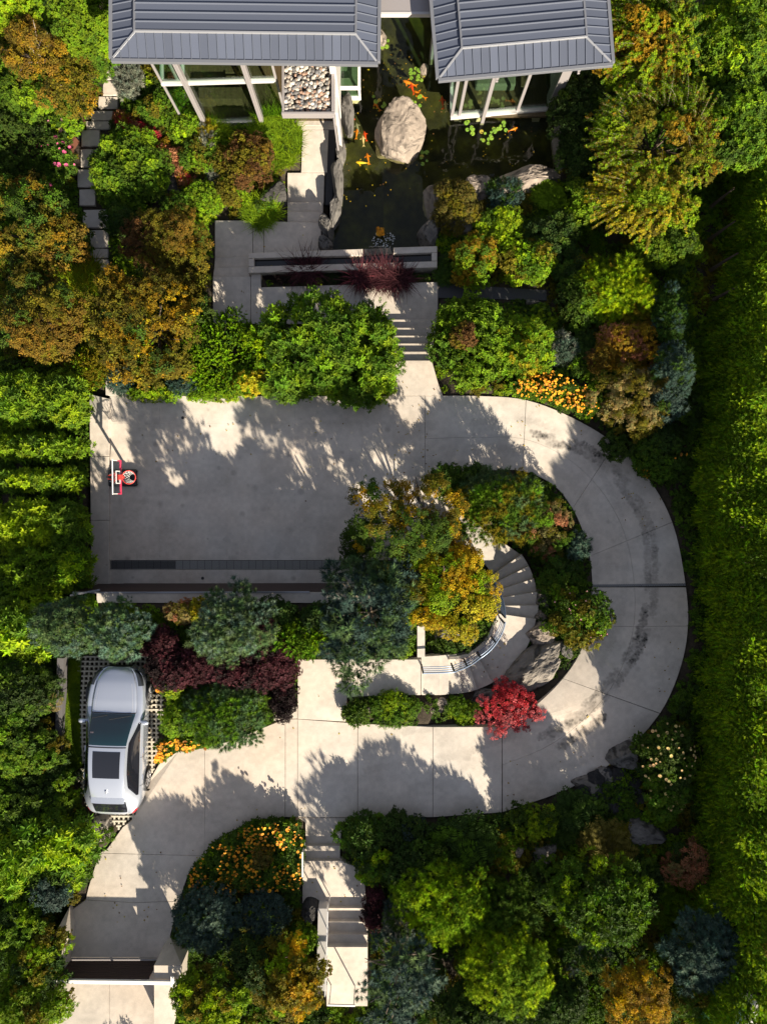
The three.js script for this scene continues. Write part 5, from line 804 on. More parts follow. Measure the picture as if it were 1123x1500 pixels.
// --- planting along the north edge of the court
shrub('large glossy bright green laurel bush beside the upper steps', 480, 512, 98, 80, 1.95, 'laurel', ['green', 'bright', 'bright', 'green'], { rv: 1.1, s: .115, rc: .28 }); shrub('lime feathery conifer at the side of the upper steps', 548, 496, 28, 46, 1.6, 'spray', ['lime', 'bright', 'green'], {}); shrub('lime feathery branch spreading over the laurel', 392, 500, 30, 20, 1.7, 'spray', ['lime', 'bright'], {});
shrub('wide green fern-leaved shrub between golden maple and laurel', 322, 522, 54, 60, 1.15, 'spray', ['green', 'mid', 'bright'], { s: .11 }); shrub('yellow tinged shrub at the court edge', 362, 560, 28, 20, .9, 'broad', ['bright', 'lime', 'yellow'], { s: .08 }); shrub('green shrub under the laurel beside the court', 420, 566, 40, 20, .9, 'broad', ['green', 'bright'], {}); shrub('green shrub at the corner of the path and court', 548, 556, 26, 26, .9, 'broad', ['green', 'bright', 'lime'], {});
{ let i = 0; const w = ['nearest the corner path', 'below the golden maple', 'in the middle of the strip', 'beside the fern-leaved shrub']; for (const x of [212, 250, 290, 330]) shrub(`low clipped green edging shrub ${w[i++]}`, x, 576, 24, 10, .38, 'fine', ['bright', 'lime', 'green'], {}); }
// --- right of the upper steps
shrub('large light green leafy bush right of the upper steps', 692, 500, 58, 68, 1.7, 'broad', ['green', 'bright', 'bright'], { s: .12, rc: .28 }); shrub('yellow green bush behind the golden daisies', 762, 510, 42, 50, 1.5, 'broad', ['bright', 'lime', 'yellow', 'bright'], {}); shrub('brown tinged twiggy shrub inside the light green bush', 680, 492, 18, 18, 2.0, 'fine', ['brown', 'olive', 'rust'], {});
flowerBed('bed of golden daisies curving along the driveway below the bushes', [[745, 565], [770, 548], [812, 545], [850, 565], [875, 598], [862, 618], [835, 600], [800, 588], [760, 582]], 'gold', 330, 900, ['mid', 'green', 'bright'], .6, .036);
shrub('pale silver leaved shrub above the golden daisies', 822, 512, 22, 22, 1.0, 'tuft', ['silver', 'grey', 'bluel'], { s: .1 }); shrub('autumn shrub of orange and red leaves', 925, 505, 46, 40, 1.5, 'maple', ['rust', 'peach', 'amber', 'peach', 'amber'], { s: .1, rc: .22 }); shrub('cream and olive leaved shrub beside the driveway bend', 930, 590, 54, 50, 1.5, 'maple', ['olive', 'cream', 'cream', 'olive'], { s: .10, squash: .6, rc: .22 }); shrub('orange brown shrub below the lime pine', 880, 525, 18, 20, 1.1, 'maple', ['amber', 'rust', 'brown'], { s: .1 });
tree('pine_tree', 'lime green cloud pine above the orange shrub', 905, 428, 52, 44, 1.9, 'pine', ['lime', 'bright', 'olive'], {}); shrub('dark round shrub at the driveway bend beside the hedge', 966, 664, 36, 34, 1.2, 'fine', ['dark', 'mid', 'green'], { flowers: ['gold', 3, .05] }); flowerBed('small patch of orange daisies at the driveway bend', [[928, 684], [950, 680], [960, 696], [944, 700]], 'gold', 34, 60, ['mid', 'green'], .4, .055);
tree('spruce_tree', 'dark blue green spruce between cream shrub and hedge', 985, 560, 28, 52, 2.0, 'tuft', ['slate', 'dark', 'blue'], {}); tree('spruce_tree', 'slim blue spruce above the cream shrub near the hedge', 978, 470, 26, 44, 1.9, 'tuft', ['slate', 'dark'], {}); shrub('dark leafy shrub between spruce and round shrub', 905, 652, 20, 16, .8, 'broad', ['dark', 'mid'], {});
shrub('rounded moss cushion on the pond corner boulder', 668, 300, 34, 36, 1.0, 'fine', ['moss', 'olive', 'moss'], { s: .05, rv: .45, dens: 2 }); shrub('green and orange tinged shrub beside the trough end', 694, 382, 30, 34, 1.2, 'broad', ['bright', 'green', 'lime', 'amber'], { s: .085 }); shrub('yellow green azalea above the dark gravel', 775, 382, 40, 32, 1.1, 'broad', ['olive', 'lime', 'green', 'bright'], { s: .08 }); shrub('lime azalea with bare stems below the small pointed boulder', 735, 328, 32, 26, 1.1, 'broad', ['lime', 'green', 'bright'], { s: .08, loose: .3 }); shrub('dark needle mound against the long pond boulder', 740, 285, 26, 22, .9, 'tuft', ['deep', 'dark', 'slate'], {}); shrub('lime tipped shrub among dark shrubs right of the pond', 858, 298, 28, 34, 1.3, 'broad', ['lime', 'green', 'bright'], { loose: .3, s: .09 }); shrub('dark shrub between azaleas and lime pine', 812, 348, 34, 34, 1.1, 'broad', ['deep', 'dark', 'mid'], {}); shrub('dark green shrub behind the light green bush', 850, 440, 30, 36, 1.2, 'broad', ['dark', 'mid', 'green'], {}); shrub('olive shrub on the slope above the lime pine', 842, 400, 26, 20, 1.0, 'broad', ['mid', 'olive', 'dark'], {});
tufts('fern', 'bright lime fern in front of the long pond boulder', 'fern', [800, 288, 10, 12], 'fern', ['lime', 'bright'], .55, 5, { part: 'fronds' }); tufts('fern', 'broad ferns below the silver shrub', 'fern', [858, 520, 20, 24], 'fern', ['dark', 'mid'], .6, 8, { part: 'fronds' }); tufts('fern', 'dark ferns beside the trough corner', 'fern', [655, 395, 14, 16], 'fern', ['dark', 'mid'], .45, 6, { part: 'fronds' });
tree('broadleaf_tree', 'dark leafy tree right of the small pavilion', 852, 160, 36, 46, 2.0, 'broad', ['dark', 'deep', 'mid'], {}); tree('broadleaf_tree', 'dense green tree behind the pond bank boulder', 868, 225, 42, 40, 1.6, 'broad', ['deep', 'dark', 'dark'], {});
tree('weeping_larch', 'golden weeping larch with long twigs right of the pavilion', 965, 205, 88, 74, 3.0, 'fine', ['olive', 'lime', 'olive', 'amber', 'green'], { s: .075, rc: .3, rv: 1.0, loose: .5, shoots: 230, wind: .6, shootPal: 'lime', limbs: 14, lobes: .5 }); tree('weeping_larch', 'upper golden larch overhanging the pavilion roof corner', 950, 50, 66, 62, 3.4, 'fine', ['amber', 'olive', 'lime', 'green'], { s: .075, rc: .3, rv: 1.1, loose: .45, shoots: 150, wind: .5, shootPal: 'lime', lobes: .5 }); tree('weeping_larch', 'lower golden brown larch with drooping lime tipped twigs', 945, 292, 62, 40, 2.6, 'fine', ['olive', 'amber', 'olive', 'lime'], { s: .075, rc: .28, rv: .8, loose: .45, shoots: 170, wind: .8, shootPal: 'yellow', lobes: .5 });
tree('broadleaf_tree', 'bright green tree in the corner above the tall hedge', 1075, 55, 62, 66, 3.2, 'broad', ['green', 'bright', 'lime', 'green'], { s: .12 }); tree('broadleaf_tree', 'green tree between golden larch and tall hedge', 1082, 185, 46, 60, 3.0, 'broad', ['green', 'bright', 'mid'], { s: .12 }); tree('broadleaf_tree', 'soft mid green tree below the golden larch', 975, 358, 42, 34, 1.8, 'broad', ['green', 'mid', 'bright'], {});
// --- laurel hedges on the left
{ const rows = [[30, 582, 40, 38, 'upper block beside the olive maple'], [94, 588, 32, 38, 'block at the court corner kerb'], [62, 656, 62, 15, 'long row beside the hoop shadow'], [60, 704, 62, 13, 'long row opposite the basketball hoop'], [38, 772, 46, 38, 'wide block at mid court'], [98, 774, 28, 38, 'block against the court kerb'], [40, 850, 48, 44, 'lower block outside the kerb wall'], [98, 838, 28, 32, 'lower block touching the kerb end']]; for (const [x, y, a, b, w] of rows) plant('laurel_hedge', `glossy laurel hedge, ${w}`, 'hedge', x, y, a, b, 1.75, 'laurel', ['green', 'bright', 'bright', 'lime'], { rv: .8, s: .12, rc: .24, lobes: .06, limbs: 6, loose: 0 }); }
tree('broadleaf_tree', 'yellow green broadleaf tree outside the fence end', 25, 925, 46, 46, 2.2, 'laurel', ['bright', 'lime', 'green'], { s: .13 }); tree('broadleaf_tree', 'dense leafy tree left of the timber edging', 22, 1015, 44, 50, 2.0, 'broad', ['dark', 'deep', 'green'], {}); shrub('cream speckled shrub beside the timber edging beam', 62, 1008, 26, 34, 1.3, 'maple', ['olive', 'cream', 'mid'], { s: .09 }); tree('broadleaf_tree', 'bright green tree low on the left boundary', 14, 1082, 30, 50, 2.0, 'broad', ['green', 'bright', 'mid'], {}); shrub('dark mixed shrub left of the parked car', 60, 1095, 30, 40, 1.3, 'broad', ['mid', 'dark', 'olive', 'green'], {}); shrub('leafy shrub touching the end of the timber edging', 78, 1155, 34, 34, 1.2, 'broad', ['dark', 'green', 'bright'], {}); tree('broadleaf_tree', 'dark green tree on the boundary behind the parked car', 25, 1170, 42, 40, 1.8, 'broad', ['mid', 'dark', 'green'], {});
tree('laurel_tree', 'bright laurel mass beside the flat speckled stone', 72, 1232, 54, 46, 1.7, 'laurel', ['bright', 'lime', 'green'], {}); tree('laurel_tree', 'bright laurel mass on the lower left boundary', 25, 1262, 44, 50, 1.9, 'laurel', ['bright', 'lime', 'green'], {}); shrub('dark green shrub with bluish leaves inside the laurel', 72, 1295, 30, 34, 1.5, 'broad', ['dark', 'mid', 'slate'], { s: .08 }); shrub('arching lime bamboo at the driveway edge above the gate', 104, 1280, 18, 30, .8, 'laurel', ['lime', 'bright', 'green'], { s: .12 }); tree('broadleaf_tree', 'dark green tree left of the gate wall', 28, 1345, 42, 46, 1.8, 'broad', ['dark', 'green', 'bright'], {}); tree('broadleaf_tree', 'golden green tree leaning over the gate wall', 58, 1400, 30, 40, 1.8, 'broad', ['olive', 'lime', 'dark'], { s: .085 }); tree('broadleaf_tree', 'mixed green tree in the bottom corner beyond the gate', 42, 1465, 50, 46, 2.0, 'broad', ['dark', 'green', 'olive', 'bright'], {});
// --- below the court fence
tree('pine_tree', 'grey green pine left of the lawn strip', 92, 918, 44, 40, 1.9, 'pine', ['pineg', 'bluel', 'pineg'], { rv: .9 }); tree('pine_tree', 'grey green pine above the parked car', 172, 922, 42, 40, 1.9, 'pine', ['pineg', 'bluel', 'pineg'], { rv: .9 }); tree('pine_tree', 'tall open pine below the wooden fence', 335, 916, 54, 54, 2.4, 'pine', ['pineg', 'bluel', 'pineg'], { rv: 1.0, loose: .12, lobes: .5 }); tree('pine_tree', 'tall feathery pine over the lower landing', 542, 905, 64, 82, 2.6, 'open', ['pineg', 'pineg', 'pineg', 'slate'], { rv: 1.1, bark: 'barkPale', dens: 1.7 });
{ let i = 0; const L = ['beside the parked car pavers', 'below the tall open pine', 'left of the round green pine', 'beside the lower landing', 'under the tall open pine', 'between pine and lime shrub']; for (const [x, y, a, b] of [[235, 955, 26, 36], [290, 978, 50, 26], [250, 985, 28, 24], [394, 970, 44, 40], [345, 982, 42, 26], [382, 925, 24, 26]]) shrub(`purple leaved barberry ${L[i++]}`, x, y, a, b, 1.35, 'fine', ['purple', 'plum', 'purple', 'black'], { s: .07 }); }
shrub('dark square clipped purple shrub on the landing corner', 414, 1026, 20, 30, .8, 'fine', ['black', 'black', 'purple'], { s: .06, lobes: .05 }); tree('pine_tree', 'dense round green pine mound beside the purple shrubs', 332, 1046, 60, 50, 1.5, 'tuft', ['pineg', 'green', 'pineg'], { rc: .22, s: .11, lobes: .15 }); shrub('lime green conifer shrub at the landing edge', 440, 936, 38, 28, 1.3, 'spray', ['lime', 'bright', 'green'], {}); shrub('pink tinged cream shrub against the retaining wall', 262, 896, 22, 18, .8, 'fine', ['cream', 'peach', 'olive'], {}); shrub('yellow green shrub against the retaining wall', 292, 896, 16, 18, .8, 'broad', ['olive', 'lime', 'yellow'], { s: .08 }); shrub('dark shrub between retaining wall and lime conifer', 470, 905, 34, 22, 1.2, 'broad', ['deep', 'dark'], {}); shrub('leafy shrub close under the retaining wall', 400, 895, 30, 18, 1.0, 'broad', ['deep', 'dark'], {});
shrub('yellow green shrub beside the car pavers', 252, 1002, 18, 16, .9, 'broad', ['bright', 'lime', 'green'], { s: .08 }); shrub('leafy green shrub between car pavers and round pine', 262, 1050, 26, 28, .8, 'broad', ['green', 'mid', 'bright'], { s: .08 }); flowerBed('small cluster of golden daisies beside the car pavers', [[232, 1000], [256, 1004], [256, 1018], [234, 1016]], 'gold', 40, 70, ['mid', 'green'], .5, .06); flowerBed('strip of golden daisies below the round pine at the driveway', [[230, 1088], [262, 1080], [306, 1086], [304, 1096], [262, 1100], [232, 1116]], 'gold', 90, 260, ['mid', 'green', 'bright'], .45, .055);
// --- island
tree('maple_tree', 'big golden maple in the middle of the driveway loop', 652, 852, 68, 76, 2.7, 'maple', ['gold', 'olive', 'lime', 'gold', 'yellow'], { rv: 1.2, s: .12, limbs: 12 }); tree('maple_tree', 'green and gold maple overhanging the court corner', 590, 765, 82, 66, 3.4, 'maple', ['mid', 'olive', 'gold', 'green', 'olive'], { rv: 1.2, s: .12, limbs: 12 }); shrub('dark round clipped shrub on the court corner of the island', 520, 800, 22, 28, 1.1, 'fine', ['deep', 'dark', 'mid'], { lobes: .08 }); tree('pine_tree', 'soft round green pine at the top of the island', 735, 740, 64, 54, 1.9, 'tuft', ['pineg', 'green', 'olive', 'mid'], { rc: .26, s: .13, lobes: .2, rv: 1.0 }); shrub('leafy green shrub at the top of the curved stairs', 655, 702, 24, 20, 1.0, 'broad', ['green', 'bright', 'mid'], {}); shrub('dark green shrub at the court edge of the island', 690, 700, 26, 18, 1.0, 'broad', ['dark', 'mid'], {}); shrub('pink flushed olive shrub beside the round pine', 802, 772, 34, 44, 1.2, 'maple', ['olive', 'cream', 'peach', 'green'], { s: .09, rc: .2 }); shrub('small blue dwarf spruce at the ramp edge', 848, 800, 15, 18, .8, 'tuft', ['blue', 'bluel'], { lobes: .1 }); shrub('glossy shrub with red berries overhanging the ramp', 850, 903, 44, 40, 1.3, 'broad', ['green', 'olive', 'mid', 'bright'], { s: .08, loose: .15, flowers: ['pale', 16, .022] });
shrub('dark low shrub inside the island beside the stair treads', 818, 845, 30, 26, .7, 'broad', ['deep', 'dark', 'mid'], {}); shrub('green shrub beneath the feathery pine', 590, 935, 22, 26, 1.2, 'broad', ['dark', 'green', 'bright'], {}); tree('red_maple', 'bright red lace leaf maple over the driveway', 745, 1042, 44, 40, 1.45, 'maple', ['red', 'pink', 'red', 'pink'], { s: .10, rv: .5, rc: .2, loose: .15, limbs: 12 }); shrub('long clipped box mound in the planter', 576, 1038, 36, 24, .42, 'fine', ['bright', 'lime', 'green'], { lobes: .08, s: .055 }); shrub('round clipped box mound beside the red maple', 676, 1043, 25, 20, .4, 'fine', ['bright', 'lime', 'green'], { lobes: .06, s: .055 }); shrub('small spiky shrub at the planter end', 521, 1044, 14, 13, .4, 'laurel', ['green', 'mid'], { s: .09 });
// --- below the lower drive
flowerBed('large bed of golden daisies inside the lower driveway curve', [[370, 1203], [436, 1204], [444, 1230], [440, 1300], [405, 1300], [330, 1305], [270, 1312], [278, 1278], [310, 1240]], 'gold', 420, 2200, ['mid', 'green', 'bright', 'mid'], .6, .042); shrub('bronze green shrub inside the large daisy bed', 385, 1258, 12, 14, .9, 'fine', ['olive', 'moss'], {}); shrub('olive shrub at the lower side of the large daisy bed', 355, 1290, 28, 14, .8, 'fine', ['olive', 'mid'], {});
shrub('blue grey spruce mound beside the driveway wall', 302, 1350, 50, 48, 1.5, 'tuft', ['blue', 'bluel', 'slate'], { rc: .14, s: .08, lobes: .12 }); shrub('smaller blue grey spruce mound beside the daisy bed', 388, 1345, 36, 36, 1.2, 'tuft', ['slate', 'blue'], { rc: .14, s: .08 }); shrub('leafy bright shrub beside the stair wall', 445, 1375, 16, 18, .9, 'broad', ['green', 'bright'], { s: .08 });
tree('broadleaf_tree', 'yellow green tree beside the concrete flank wall', 306, 1462, 54, 44, 2.4, 'broad', ['olive', 'lime', 'green', 'bright'], { rv: .9, s: .09, loose: .15 }); tree('broadleaf_tree', 'golden green tree leaning over the stair wall', 430, 1440, 46, 56, 2.5, 'broad', ['olive', 'gold', 'lime', 'olive'], { rv: 1.0, s: .09, loose: .2 }); tree('broadleaf_tree', 'dark tree between the two yellow trees', 372, 1420, 34, 40, 2.0, 'broad', ['deep', 'dark', 'olive'], {});
shrub('glossy green shrub at the head of the garden stairs', 535, 1222, 38, 28, 1.0, 'laurel', ['mid', 'green', 'dark'], { s: .1 }); shrub('bluish green shrub beside the lower drive', 590, 1218, 34, 24, .9, 'broad', ['dark', 'slate', 'mid'], {}); shrub('green shrub on the stair landing edge', 548, 1265, 26, 30, 1.0, 'broad', ['dark', 'green', 'lime'], {}); tufts('fern', 'big dark ferns at the edge of the lower drive', 'fern', [672, 1232, 34, 18], 'fern', ['dark', 'mid', 'green'], .75, 12, { part: 'fronds' }); tree('broadleaf_tree', 'soft dark green tree above the lime pine', 610, 1272, 48, 36, 1.4, 'fine', ['dark', 'deep', 'mid'], { s: .08 });
tree('pine_tree', 'vivid lime cloud pine below the drive', 650, 1325, 66, 62, 2.1, 'pine', ['lime', 'bright', 'bright', 'green'], { rv: .9, rc: .2, s: .105 }); tree('pine_tree', 'second lime cloud pine with a dark hollow', 745, 1420, 66, 56, 2.3, 'pine', ['lime', 'bright', 'green'], { rv: .9, rc: .2, s: .105 }); tree('pine_tree', 'dark green pine behind the second lime cloud pine', 742, 1345, 46, 44, 1.8, 'pine', ['mid', 'dark', 'green'], { rc: .2 }); tree('pine_tree', 'open blue grey pine with pale branches below the stairs', 588, 1435, 64, 70, 2.6, 'open', ['slate', 'bluel', 'pineg'], { rv: 1.0, bark: 'barkPale', loose: .2, limbs: 16, trunk: .08 }); shrub('purple shrub beside the lower garden stairs', 547, 1330, 14, 32, .8, 'fine', ['black', 'purple', 'plum'], {}); shrub('grey green shrub between lower stairs and lime pine', 580, 1350, 24, 30, 1.1, 'tuft', ['slate', 'grey', 'dark'], {});
shrub('leafy shrub with lime leaves below the ramp', 780, 1205, 34, 26, 1.0, 'broad', ['dark', 'bright', 'mid', 'lime'], { loose: .2 }); tufts('fern', 'tall ferns beside the flat ramp stones', 'fern', [838, 1195, 22, 22], 'fern', ['dark', 'mid'], .6, 9, { part: 'fronds' }); tree('broadleaf_tree', 'yellow green long leaved tree at the lower right', 888, 1318, 70, 62, 2.6, 'laurel', ['bright', 'lime', 'green', 'mid'], { rv: .9, s: .12, loose: .2 }); tree('broadleaf_tree', 'dark leafy tree left of the long leaved tree', 820, 1300, 40, 40, 1.6, 'broad', ['dark', 'mid', 'green'], {}); tufts('fern', 'olive fern fronds below the black stone basin', 'fern', [895, 1230, 24, 20], 'fern', ['olive', 'moss'], .7, 8, { part: 'fronds' });
shrub('flowering shrub with cream blooms at the ramp edge', 975, 1105, 38, 44, 1.6, 'broad', ['mid', 'dark', 'green'], { flowers: ['cream', 60, .04], loose: .2 }); shrub('lower flowering shrub with cream blooms against the hedge', 975, 1165, 26, 26, 1.3, 'broad', ['dark', 'green'], { flowers: ['cream', 30, .04], loose: .2 }); shrub('mixed shrub with peach leaves below the mossy boulder', 1008, 1265, 36, 34, 1.3, 'maple', ['mid', 'cream', 'dark', 'peach'], { s: .09 }); tree('maple_tree', 'orange gold maple at the bottom edge', 935, 1460, 50, 44, 2.4, 'maple', ['amber', 'gold', 'rust'], { rv: .9, s: .11 }); tree('pine_tree', 'blue green pine above the teal canopy', 1040, 1395, 60, 56, 2.8, 'tuft', ['slate', 'blue', 'bluel'], { rv: 1, rc: .26, s: .13 }); shrub('grey green mound below the long leaved tree', 852, 1398, 34, 26, 1.2, 'tuft', ['slate', 'grey', 'dark'], {}); tree('broadleaf_tree', 'green tree beside the orange gold maple', 1000, 1455, 36, 34, 1.8, 'broad', ['green', 'olive', 'mid'], {}); tree('broadleaf_tree', 'dense green tree at the bottom edge under the cloud pines', 800, 1470, 60, 40, 1.6, 'broad', ['deep', 'dark'], {}); tree('broadleaf_tree', 'dense low tree below the second lime pine', 690, 1480, 50, 34, 1.5, 'broad', ['deep', 'dark'], {}); shrub('low leafy shrub above the lower rocks', 940, 1290, 34, 30, 1.0, 'broad', ['deep', 'dark', 'mid'], {});
// --- trough planting
for (const [x, y, a, l] of [[545, 402, 26, 'wide clump of red fountain grass in front of the trough'], [575, 402, 22, 'second clump of red fountain grass beside the wide clump'], [447, 390, 15, 'small dark red fountain grass alone before the trough']]) tufts('fountain_grass', l, 'grass', [x, y + 4, a, 9], 'grass', a < 20 ? ['black', 'purple', 'plum'] : ['plum', 'pink', 'plum', 'purple'], .75, a * 2, {});
tag(tufts('black_grass', 'strip of black mondo grass along the foot of the trough', 'grass', [505, 408, 118, 9], 'grass', ['black', 'deep'], .22, 900, {}), null, null);
{ const p = P(557, 341, -1.7), t = thing('yellow_iris', 'small yellow flowering plant on a stone at the spillway', 'flower', [p.x, -1.84, p.z]); mesh('stone', rockGeo(.16, .14, .13, 6, MID, 5), M.rock, t); const l = []; for (let i = 0; i < 40; i++) l.push({ m: place(V3(rr(-.12, .12), .12 + rr(0, .1), rr(-.12, .12)), V3(rr(-.6, .6), 1, rr(-.6, .6)).normalize(), .06), c: rgb(.5, .33, .01) }); emit(t, 'foliage', 'broad', l); flowers(t, 'gold', 26, () => [V3(rr(-.12, .12), .26 + rr(0, .05), rr(-.12, .12)), V3(rr(-.3, .3), 1, rr(-.3, .3)).normalize()], .05); }
// --- tall evergreen hedge on the right
{
  const t = thing('evergreen_hedge', 'tall feathery evergreen hedge running along the ramp side of the garden', 'hedge'), l = [], tr = [];
  const face = z => (1012 - 561.5) / FOCAL * (CAM_Y - ground0(9, z)) + .25 + (n2(z * .5, 1) - .5) * .4 + sstep(-3, -9, z) * .9;
  for (let z = -12; z < 16; z += .11) for (let k = 0; k < 18; k++) {
    const u = (k + rnd()) / 18, h = 2.7 + (n2(z * .7, 9) - .5) * .7 - sstep(2, -5, z) * .4, g = ground0(11, z), zz = z + rr(-.1, .1); let x, y, e;
    const col = Math.abs(((zz + n2(zz * .3, 4) * 1.2) % 1.05 + 1.05) % 1.05 - .52) / .52;      // single plants stand about a metre apart
    if (u < .42) { const v = u / .42; y = v * h * .9; x = face(zz) + .12 * v + col * col * .35; e = V3(-.9, .4, 0); } else { const v = (u - .42) / .58; x = face(zz) + .15 + v * 3.4; y = h * .9 + Math.min(1, v * 6) * .3 - col * col * .28 + (n2(x * 1.3, zz * 1.3) - .5) * .5; e = V3(rr(-.5, .2), 1, 0).normalize(); }
    const b = (n3(x * 1.2, y * 1.2, zz * 1.2) - .5) * .6, c = pick(['bright', 'lime', 'bright', 'lime'], n3(x * .9, y * .9, zz * .9) + rr(-.25, .25)), m = rr(.85, 1.35);
    l.push({ m: place(V3(x + e.x * b, g + y + e.y * b, zz), V3(e.x * .8 + rr(-.3, .3), e.y + .2, rr(-.3, .3)).normalize(), rr(.16, .34)), c: rgb(c[0] * m, c[1] * m, c[2] * m) });
  }
  for (let z = -12; z < 16; z += 1.1) { const g = ground0(11, z); tr.push(limb([V3(11.4, g - .2, z), V3(11.4, g + 1.0, z), V3(11.45, g + 1.9, z)], .09, .03, 5, 6)); } mesh('stems', tr, M.bark, t, 'stuff'); emitClumps(t, 'foliage', 'hedge', l, { rc: .3, s: .13, dens: 1.1, up: .5, squash: .9 });
}
// --- narrow lawn strip beside the car
{ const poly = flat([[97, 958], [120, 958], [121, 1120], [110, 1130], [93, 1130], [94, 1040]], DR), l = []; const o = setting('lawn_strip', 'narrow strip of short lawn beside the grid paving'); o.userData.kind = 'stuff'; const xs = poly.map(p => p.x), zs = poly.map(p => p.y); for (let i = 0; i < 5200; i++) { const x = rr(Math.min(...xs), Math.max(...xs)), z = rr(Math.min(...zs), Math.max(...zs)); if (!inPoly(x, z, poly)) continue; const c = pick(['bright', 'lime', 'bright'], n2(x * 3, z * 3)), k = rr(.7, 1.1); l.push({ m: place(V3(x, driveZ(z) - .02, z), UPV, rr(.05, .085)), c: rgb(c[0] * k, c[1] * k, c[2] * k) }); } emit(o, 'grass', 'lawn', l); addHard(poly, DR, .03); }

{ // fallen leaves on the paving and the pond
  const l = [], o = thing('fallen_leaves', 'scattered fallen yellow and brown leaves on the paving and pond', 'leaves'); o.userData.kind = 'stuff';
  const add = (p, n, r) => { for (let i = 0; i < n; i++) { const a = rr(0, 6.28), q = Math.sqrt(rnd()) * r, x = p.x + Math.cos(a) * q, z = p.z + Math.sin(a) * q, h = hardAt(x, z); if (!h || h.cut > .6 && Math.abs(lv(h.level, x, z) - WL) > .01) continue; const c = C[['gold', 'amber', 'brown', 'rust', 'yellow'][Math.floor(rnd() * 5)]]; l.push({ m: place(V3(x, lv(h.level, x, z) + .022, z), V3(rr(-.2, .2), 1, rr(-.2, .2)).normalize(), rr(.03, .05)), c: rgb(...c) }); } };
  for (const [x, y, r, n, h] of [[640, 620, 1.5, 26, 0], [480, 620, 3, 30, 0], [260, 600, 2, 26, 0], [600, 700, 1, 26, 0], [520, 850, .8, 20, 0], [800, 600, 1.6, 26, 0], [950, 740, 1, 20, .3], [980, 960, 1.2, 26, 1.3], [880, 1110, 1.5, 26, 1.9], [700, 1180, 1.8, 26, 2], [480, 1120, 3, 30, 2], [300, 1180, 2, 24, 2.1], [170, 1290, 1.6, 24, 2.3], [500, 1290, 1, 16, 2.3], [440, 440, 2.5, 30, -.9], [700, 950, .9, 26, 1.2], [580, 120, 1.2, 46, WL], [640, 210, 2, 50, WL], [540, 250, 1.3, 30, WL], [540, 150, .6, 24, WL], [740, 200, 1.2, 24, WL]]) add(P(x, y, h), n, r);
  emit(o, 'leaf', 'leafy', l);
}

{ // splash where the trough spills into the pond
  const p = P(562, 352, WL), o = thing('water_splash', 'small white splash where the trough spills into the pond', 'splash', [p.x, WL, p.z]), m = phy(rgb(.75, .78, .8), .3, { transmission: .3, thickness: 0 }), g = [];
  for (let i = 0; i < 90; i++) { const a = rr(0, 6.28), r = Math.sqrt(rnd()) * .32, q = new THREE.IcosahedronGeometry(rr(.006, .022), 1); q.scale(1.3, .6, 1.3); q.translate(Math.cos(a) * r * 1.3, .01 + rr(0, .05) * (1 - r * 2), Math.sin(a) * r); g.push(q); } mesh('foam', g, m, o, 'stuff');
  const sh = new THREE.BufferGeometry(), top = P(553, 364, -.82), v = []; for (let i = 0; i < 10; i++) { const t0 = i / 10, t1 = (i + 1) / 10, f = t => [top.z - .05 - t * .22, lerp(-.82, WL, t * t)], [z0, y0] = f(t0), [z1, y1] = f(t1), x0 = top.x - .3, x1 = top.x + .3; v.push(x0, y0, z0, x1, y0, z0, x1, y1, z1, x0, y0, z0, x1, y1, z1, x0, y1, z1); } sh.setAttribute('position', new THREE.Float32BufferAttribute(v.map((q, i) => i % 3 === 0 ? q - p.x : i % 3 === 1 ? q - WL : q - p.z), 3)); sh.computeVertexNormals(); mesh('falling_water', sh, phy(rgb(.85, .88, .88), .15, { transmission: .9, thickness: 0, ior: 1.33 }), o);
}
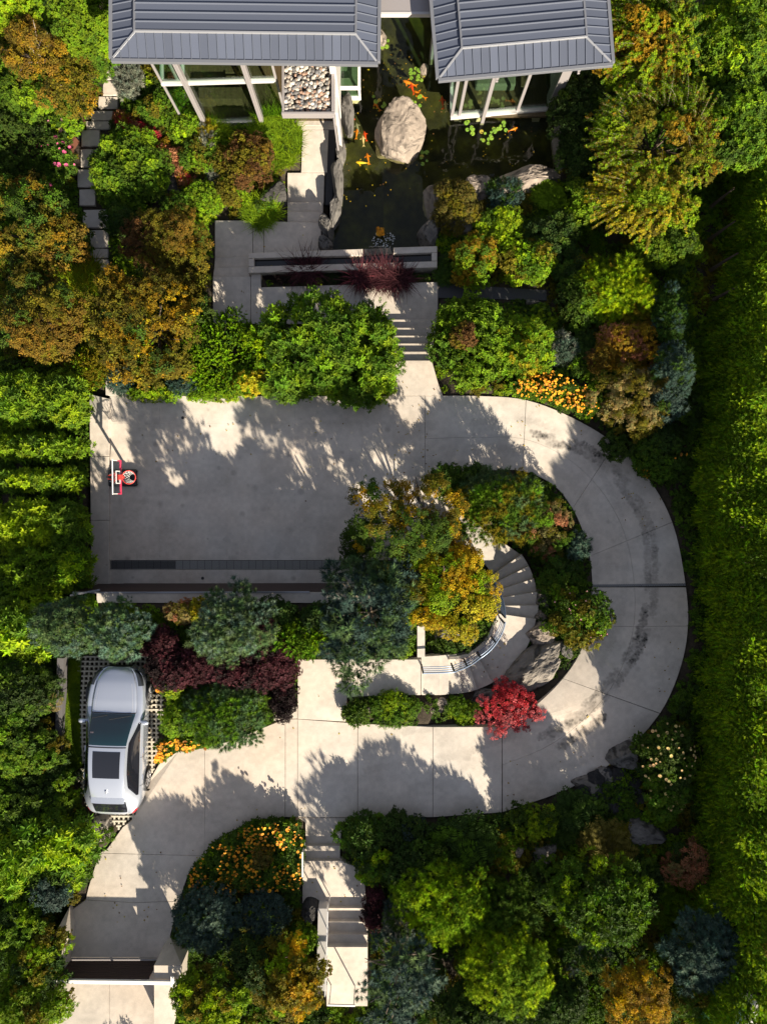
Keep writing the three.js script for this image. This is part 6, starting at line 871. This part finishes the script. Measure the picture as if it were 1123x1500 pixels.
// ---------------------------------------------------------------- terrain and ground cover
{
  const near = [], x0 = -19, x1 = 19, z0 = -22, z1 = 19, s = .2, nx = Math.round((x1 - x0) / s), nz = Math.round((z1 - z0) / s), pos = [], uv = [], idx = [];
  for (let j = 0; j <= nz; j++) for (let i = 0; i <= nx; i++) { const x = x0 + i * s, z = z0 + j * s; let y = ground0(x, z) + (fb2(x * .9, z * .9) - .5) * .16; let hit = hardAt(x, z); if (hit) y = Math.min(y, lv(hit.level, x, z) - hit.cut); else for (const [a, b] of [[.18, 0], [-.18, 0], [0, .18], [0, -.18]]) { const e = hardAt(x + a, z + b); if (e) y = Math.min(y, lv(e.level, x, z) - .04); } pos.push(x, y, z); uv.push(x / 2.5, z / 2.5); }
  for (let j = 0; j < nz; j++) for (let i = 0; i < nx; i++) { const a = j * (nx + 1) + i, b = a + 1, c = a + nx + 1, d = c + 1; idx.push(a, c, b, b, c, d); }
  const g = new THREE.BufferGeometry(); g.setAttribute('position', new THREE.Float32BufferAttribute(pos, 3)); g.setAttribute('uv', new THREE.Float32BufferAttribute(uv, 2)); g.setIndex(idx); g.computeVertexNormals();
  tag(mesh('garden_ground', g, M.soil, scene), 'dark soil of the garden beds', null, null, 'structure');
  const far = new THREE.Shape([[-150, -150], [150, -150], [150, 150], [-150, 150]].map(p => new THREE.Vector2(...p))); const fg = new THREE.ShapeGeometry(far).rotateX(-Math.PI / 2); fg.translate(0, -3.2, 0); tag(mesh('far_ground', fg, std(rgb(.03, .04, .02), 1), scene), 'ground beyond the garden', null, null, 'structure');
}
{
  const zones = [['upper_ground_cover', 'low mixed green ground cover in the upper beds around the pond', -17, -3.2, -18, 18, ['green', 'bright', 'mid', 'lime', 'olive'], .11], ['ramp_ground_cover', 'low green ground cover between ramp, island and hedge', -3.2, 7.3, -1.5, 18, ['mid', 'green', 'dark', 'green'], .10], ['court_ground_cover', 'low green ground cover around the court and car bay', -3.2, 7.3, -18, -1.5, ['mid', 'green', 'bright'], .10], ['lower_ground_cover', 'low mixed ground cover in the lower beds', 7.3, 17.5, -18, 18, ['mid', 'green', 'dark', 'olive', 'bright'], .11]];
  for (const [n, l, za, zb, xa, xb, pal, s] of zones) {
    const o = new THREE.Group(); o.name = n; scene.add(o); tag(o, l, 'ground cover', null, 'stuff'); const list = [], N = Math.round((zb - za) * (xb - xa) * 15), near = (x, z, r) => { for (let i = 0; i < 8; i++) if (hardAt(x + Math.cos(i * .785) * r, z + Math.sin(i * .785) * r)) return true; return hardAt(x, z); };
    for (let i = 0; i < N; i++) { const x = rr(xa, xb), z = rr(za, zb); if (Math.abs(x) > 14.5) continue; if (z > 5.6 && z < 7.1 && x > -1.6 && x < 4.2 && n2(x * 5, z * 5) < .6) continue; const r = near(x, z, .26) ? near(x, z, .12) ? 0 : .12 : .26; if (!r) continue; const h = fb2(x * .9, z * .9), c = pick(pal, n2(x * .8, z * .8) * .7 + rnd() * .3), k = rr(.75, 1.2); list.push({ m: place(V3(x, ground0(x, z) + (h - .5) * .16 + rr(0, .45) * Math.pow(n2(x * .9, z * .9 + 8), 2) * Math.min(1, r * 4), z), V3(rr(-.25, .25), 1, rr(-.25, .25)).normalize(), r * rr(.8, 1.15)), c: rgb(c[0] * k, c[1] * k, c[2] * k) }); }
    emitClumps(o, 'foliage', 'broad', list, { rc: .26, s: .09, dens: 1.2, up: .8, squash: .5 });
  }
}
console.log('copies', totalCopies);
scene.traverse(o => { if (o.isMesh) { o.castShadow = true; o.receiveShadow = true; } });
renderer.render(scene, camera);
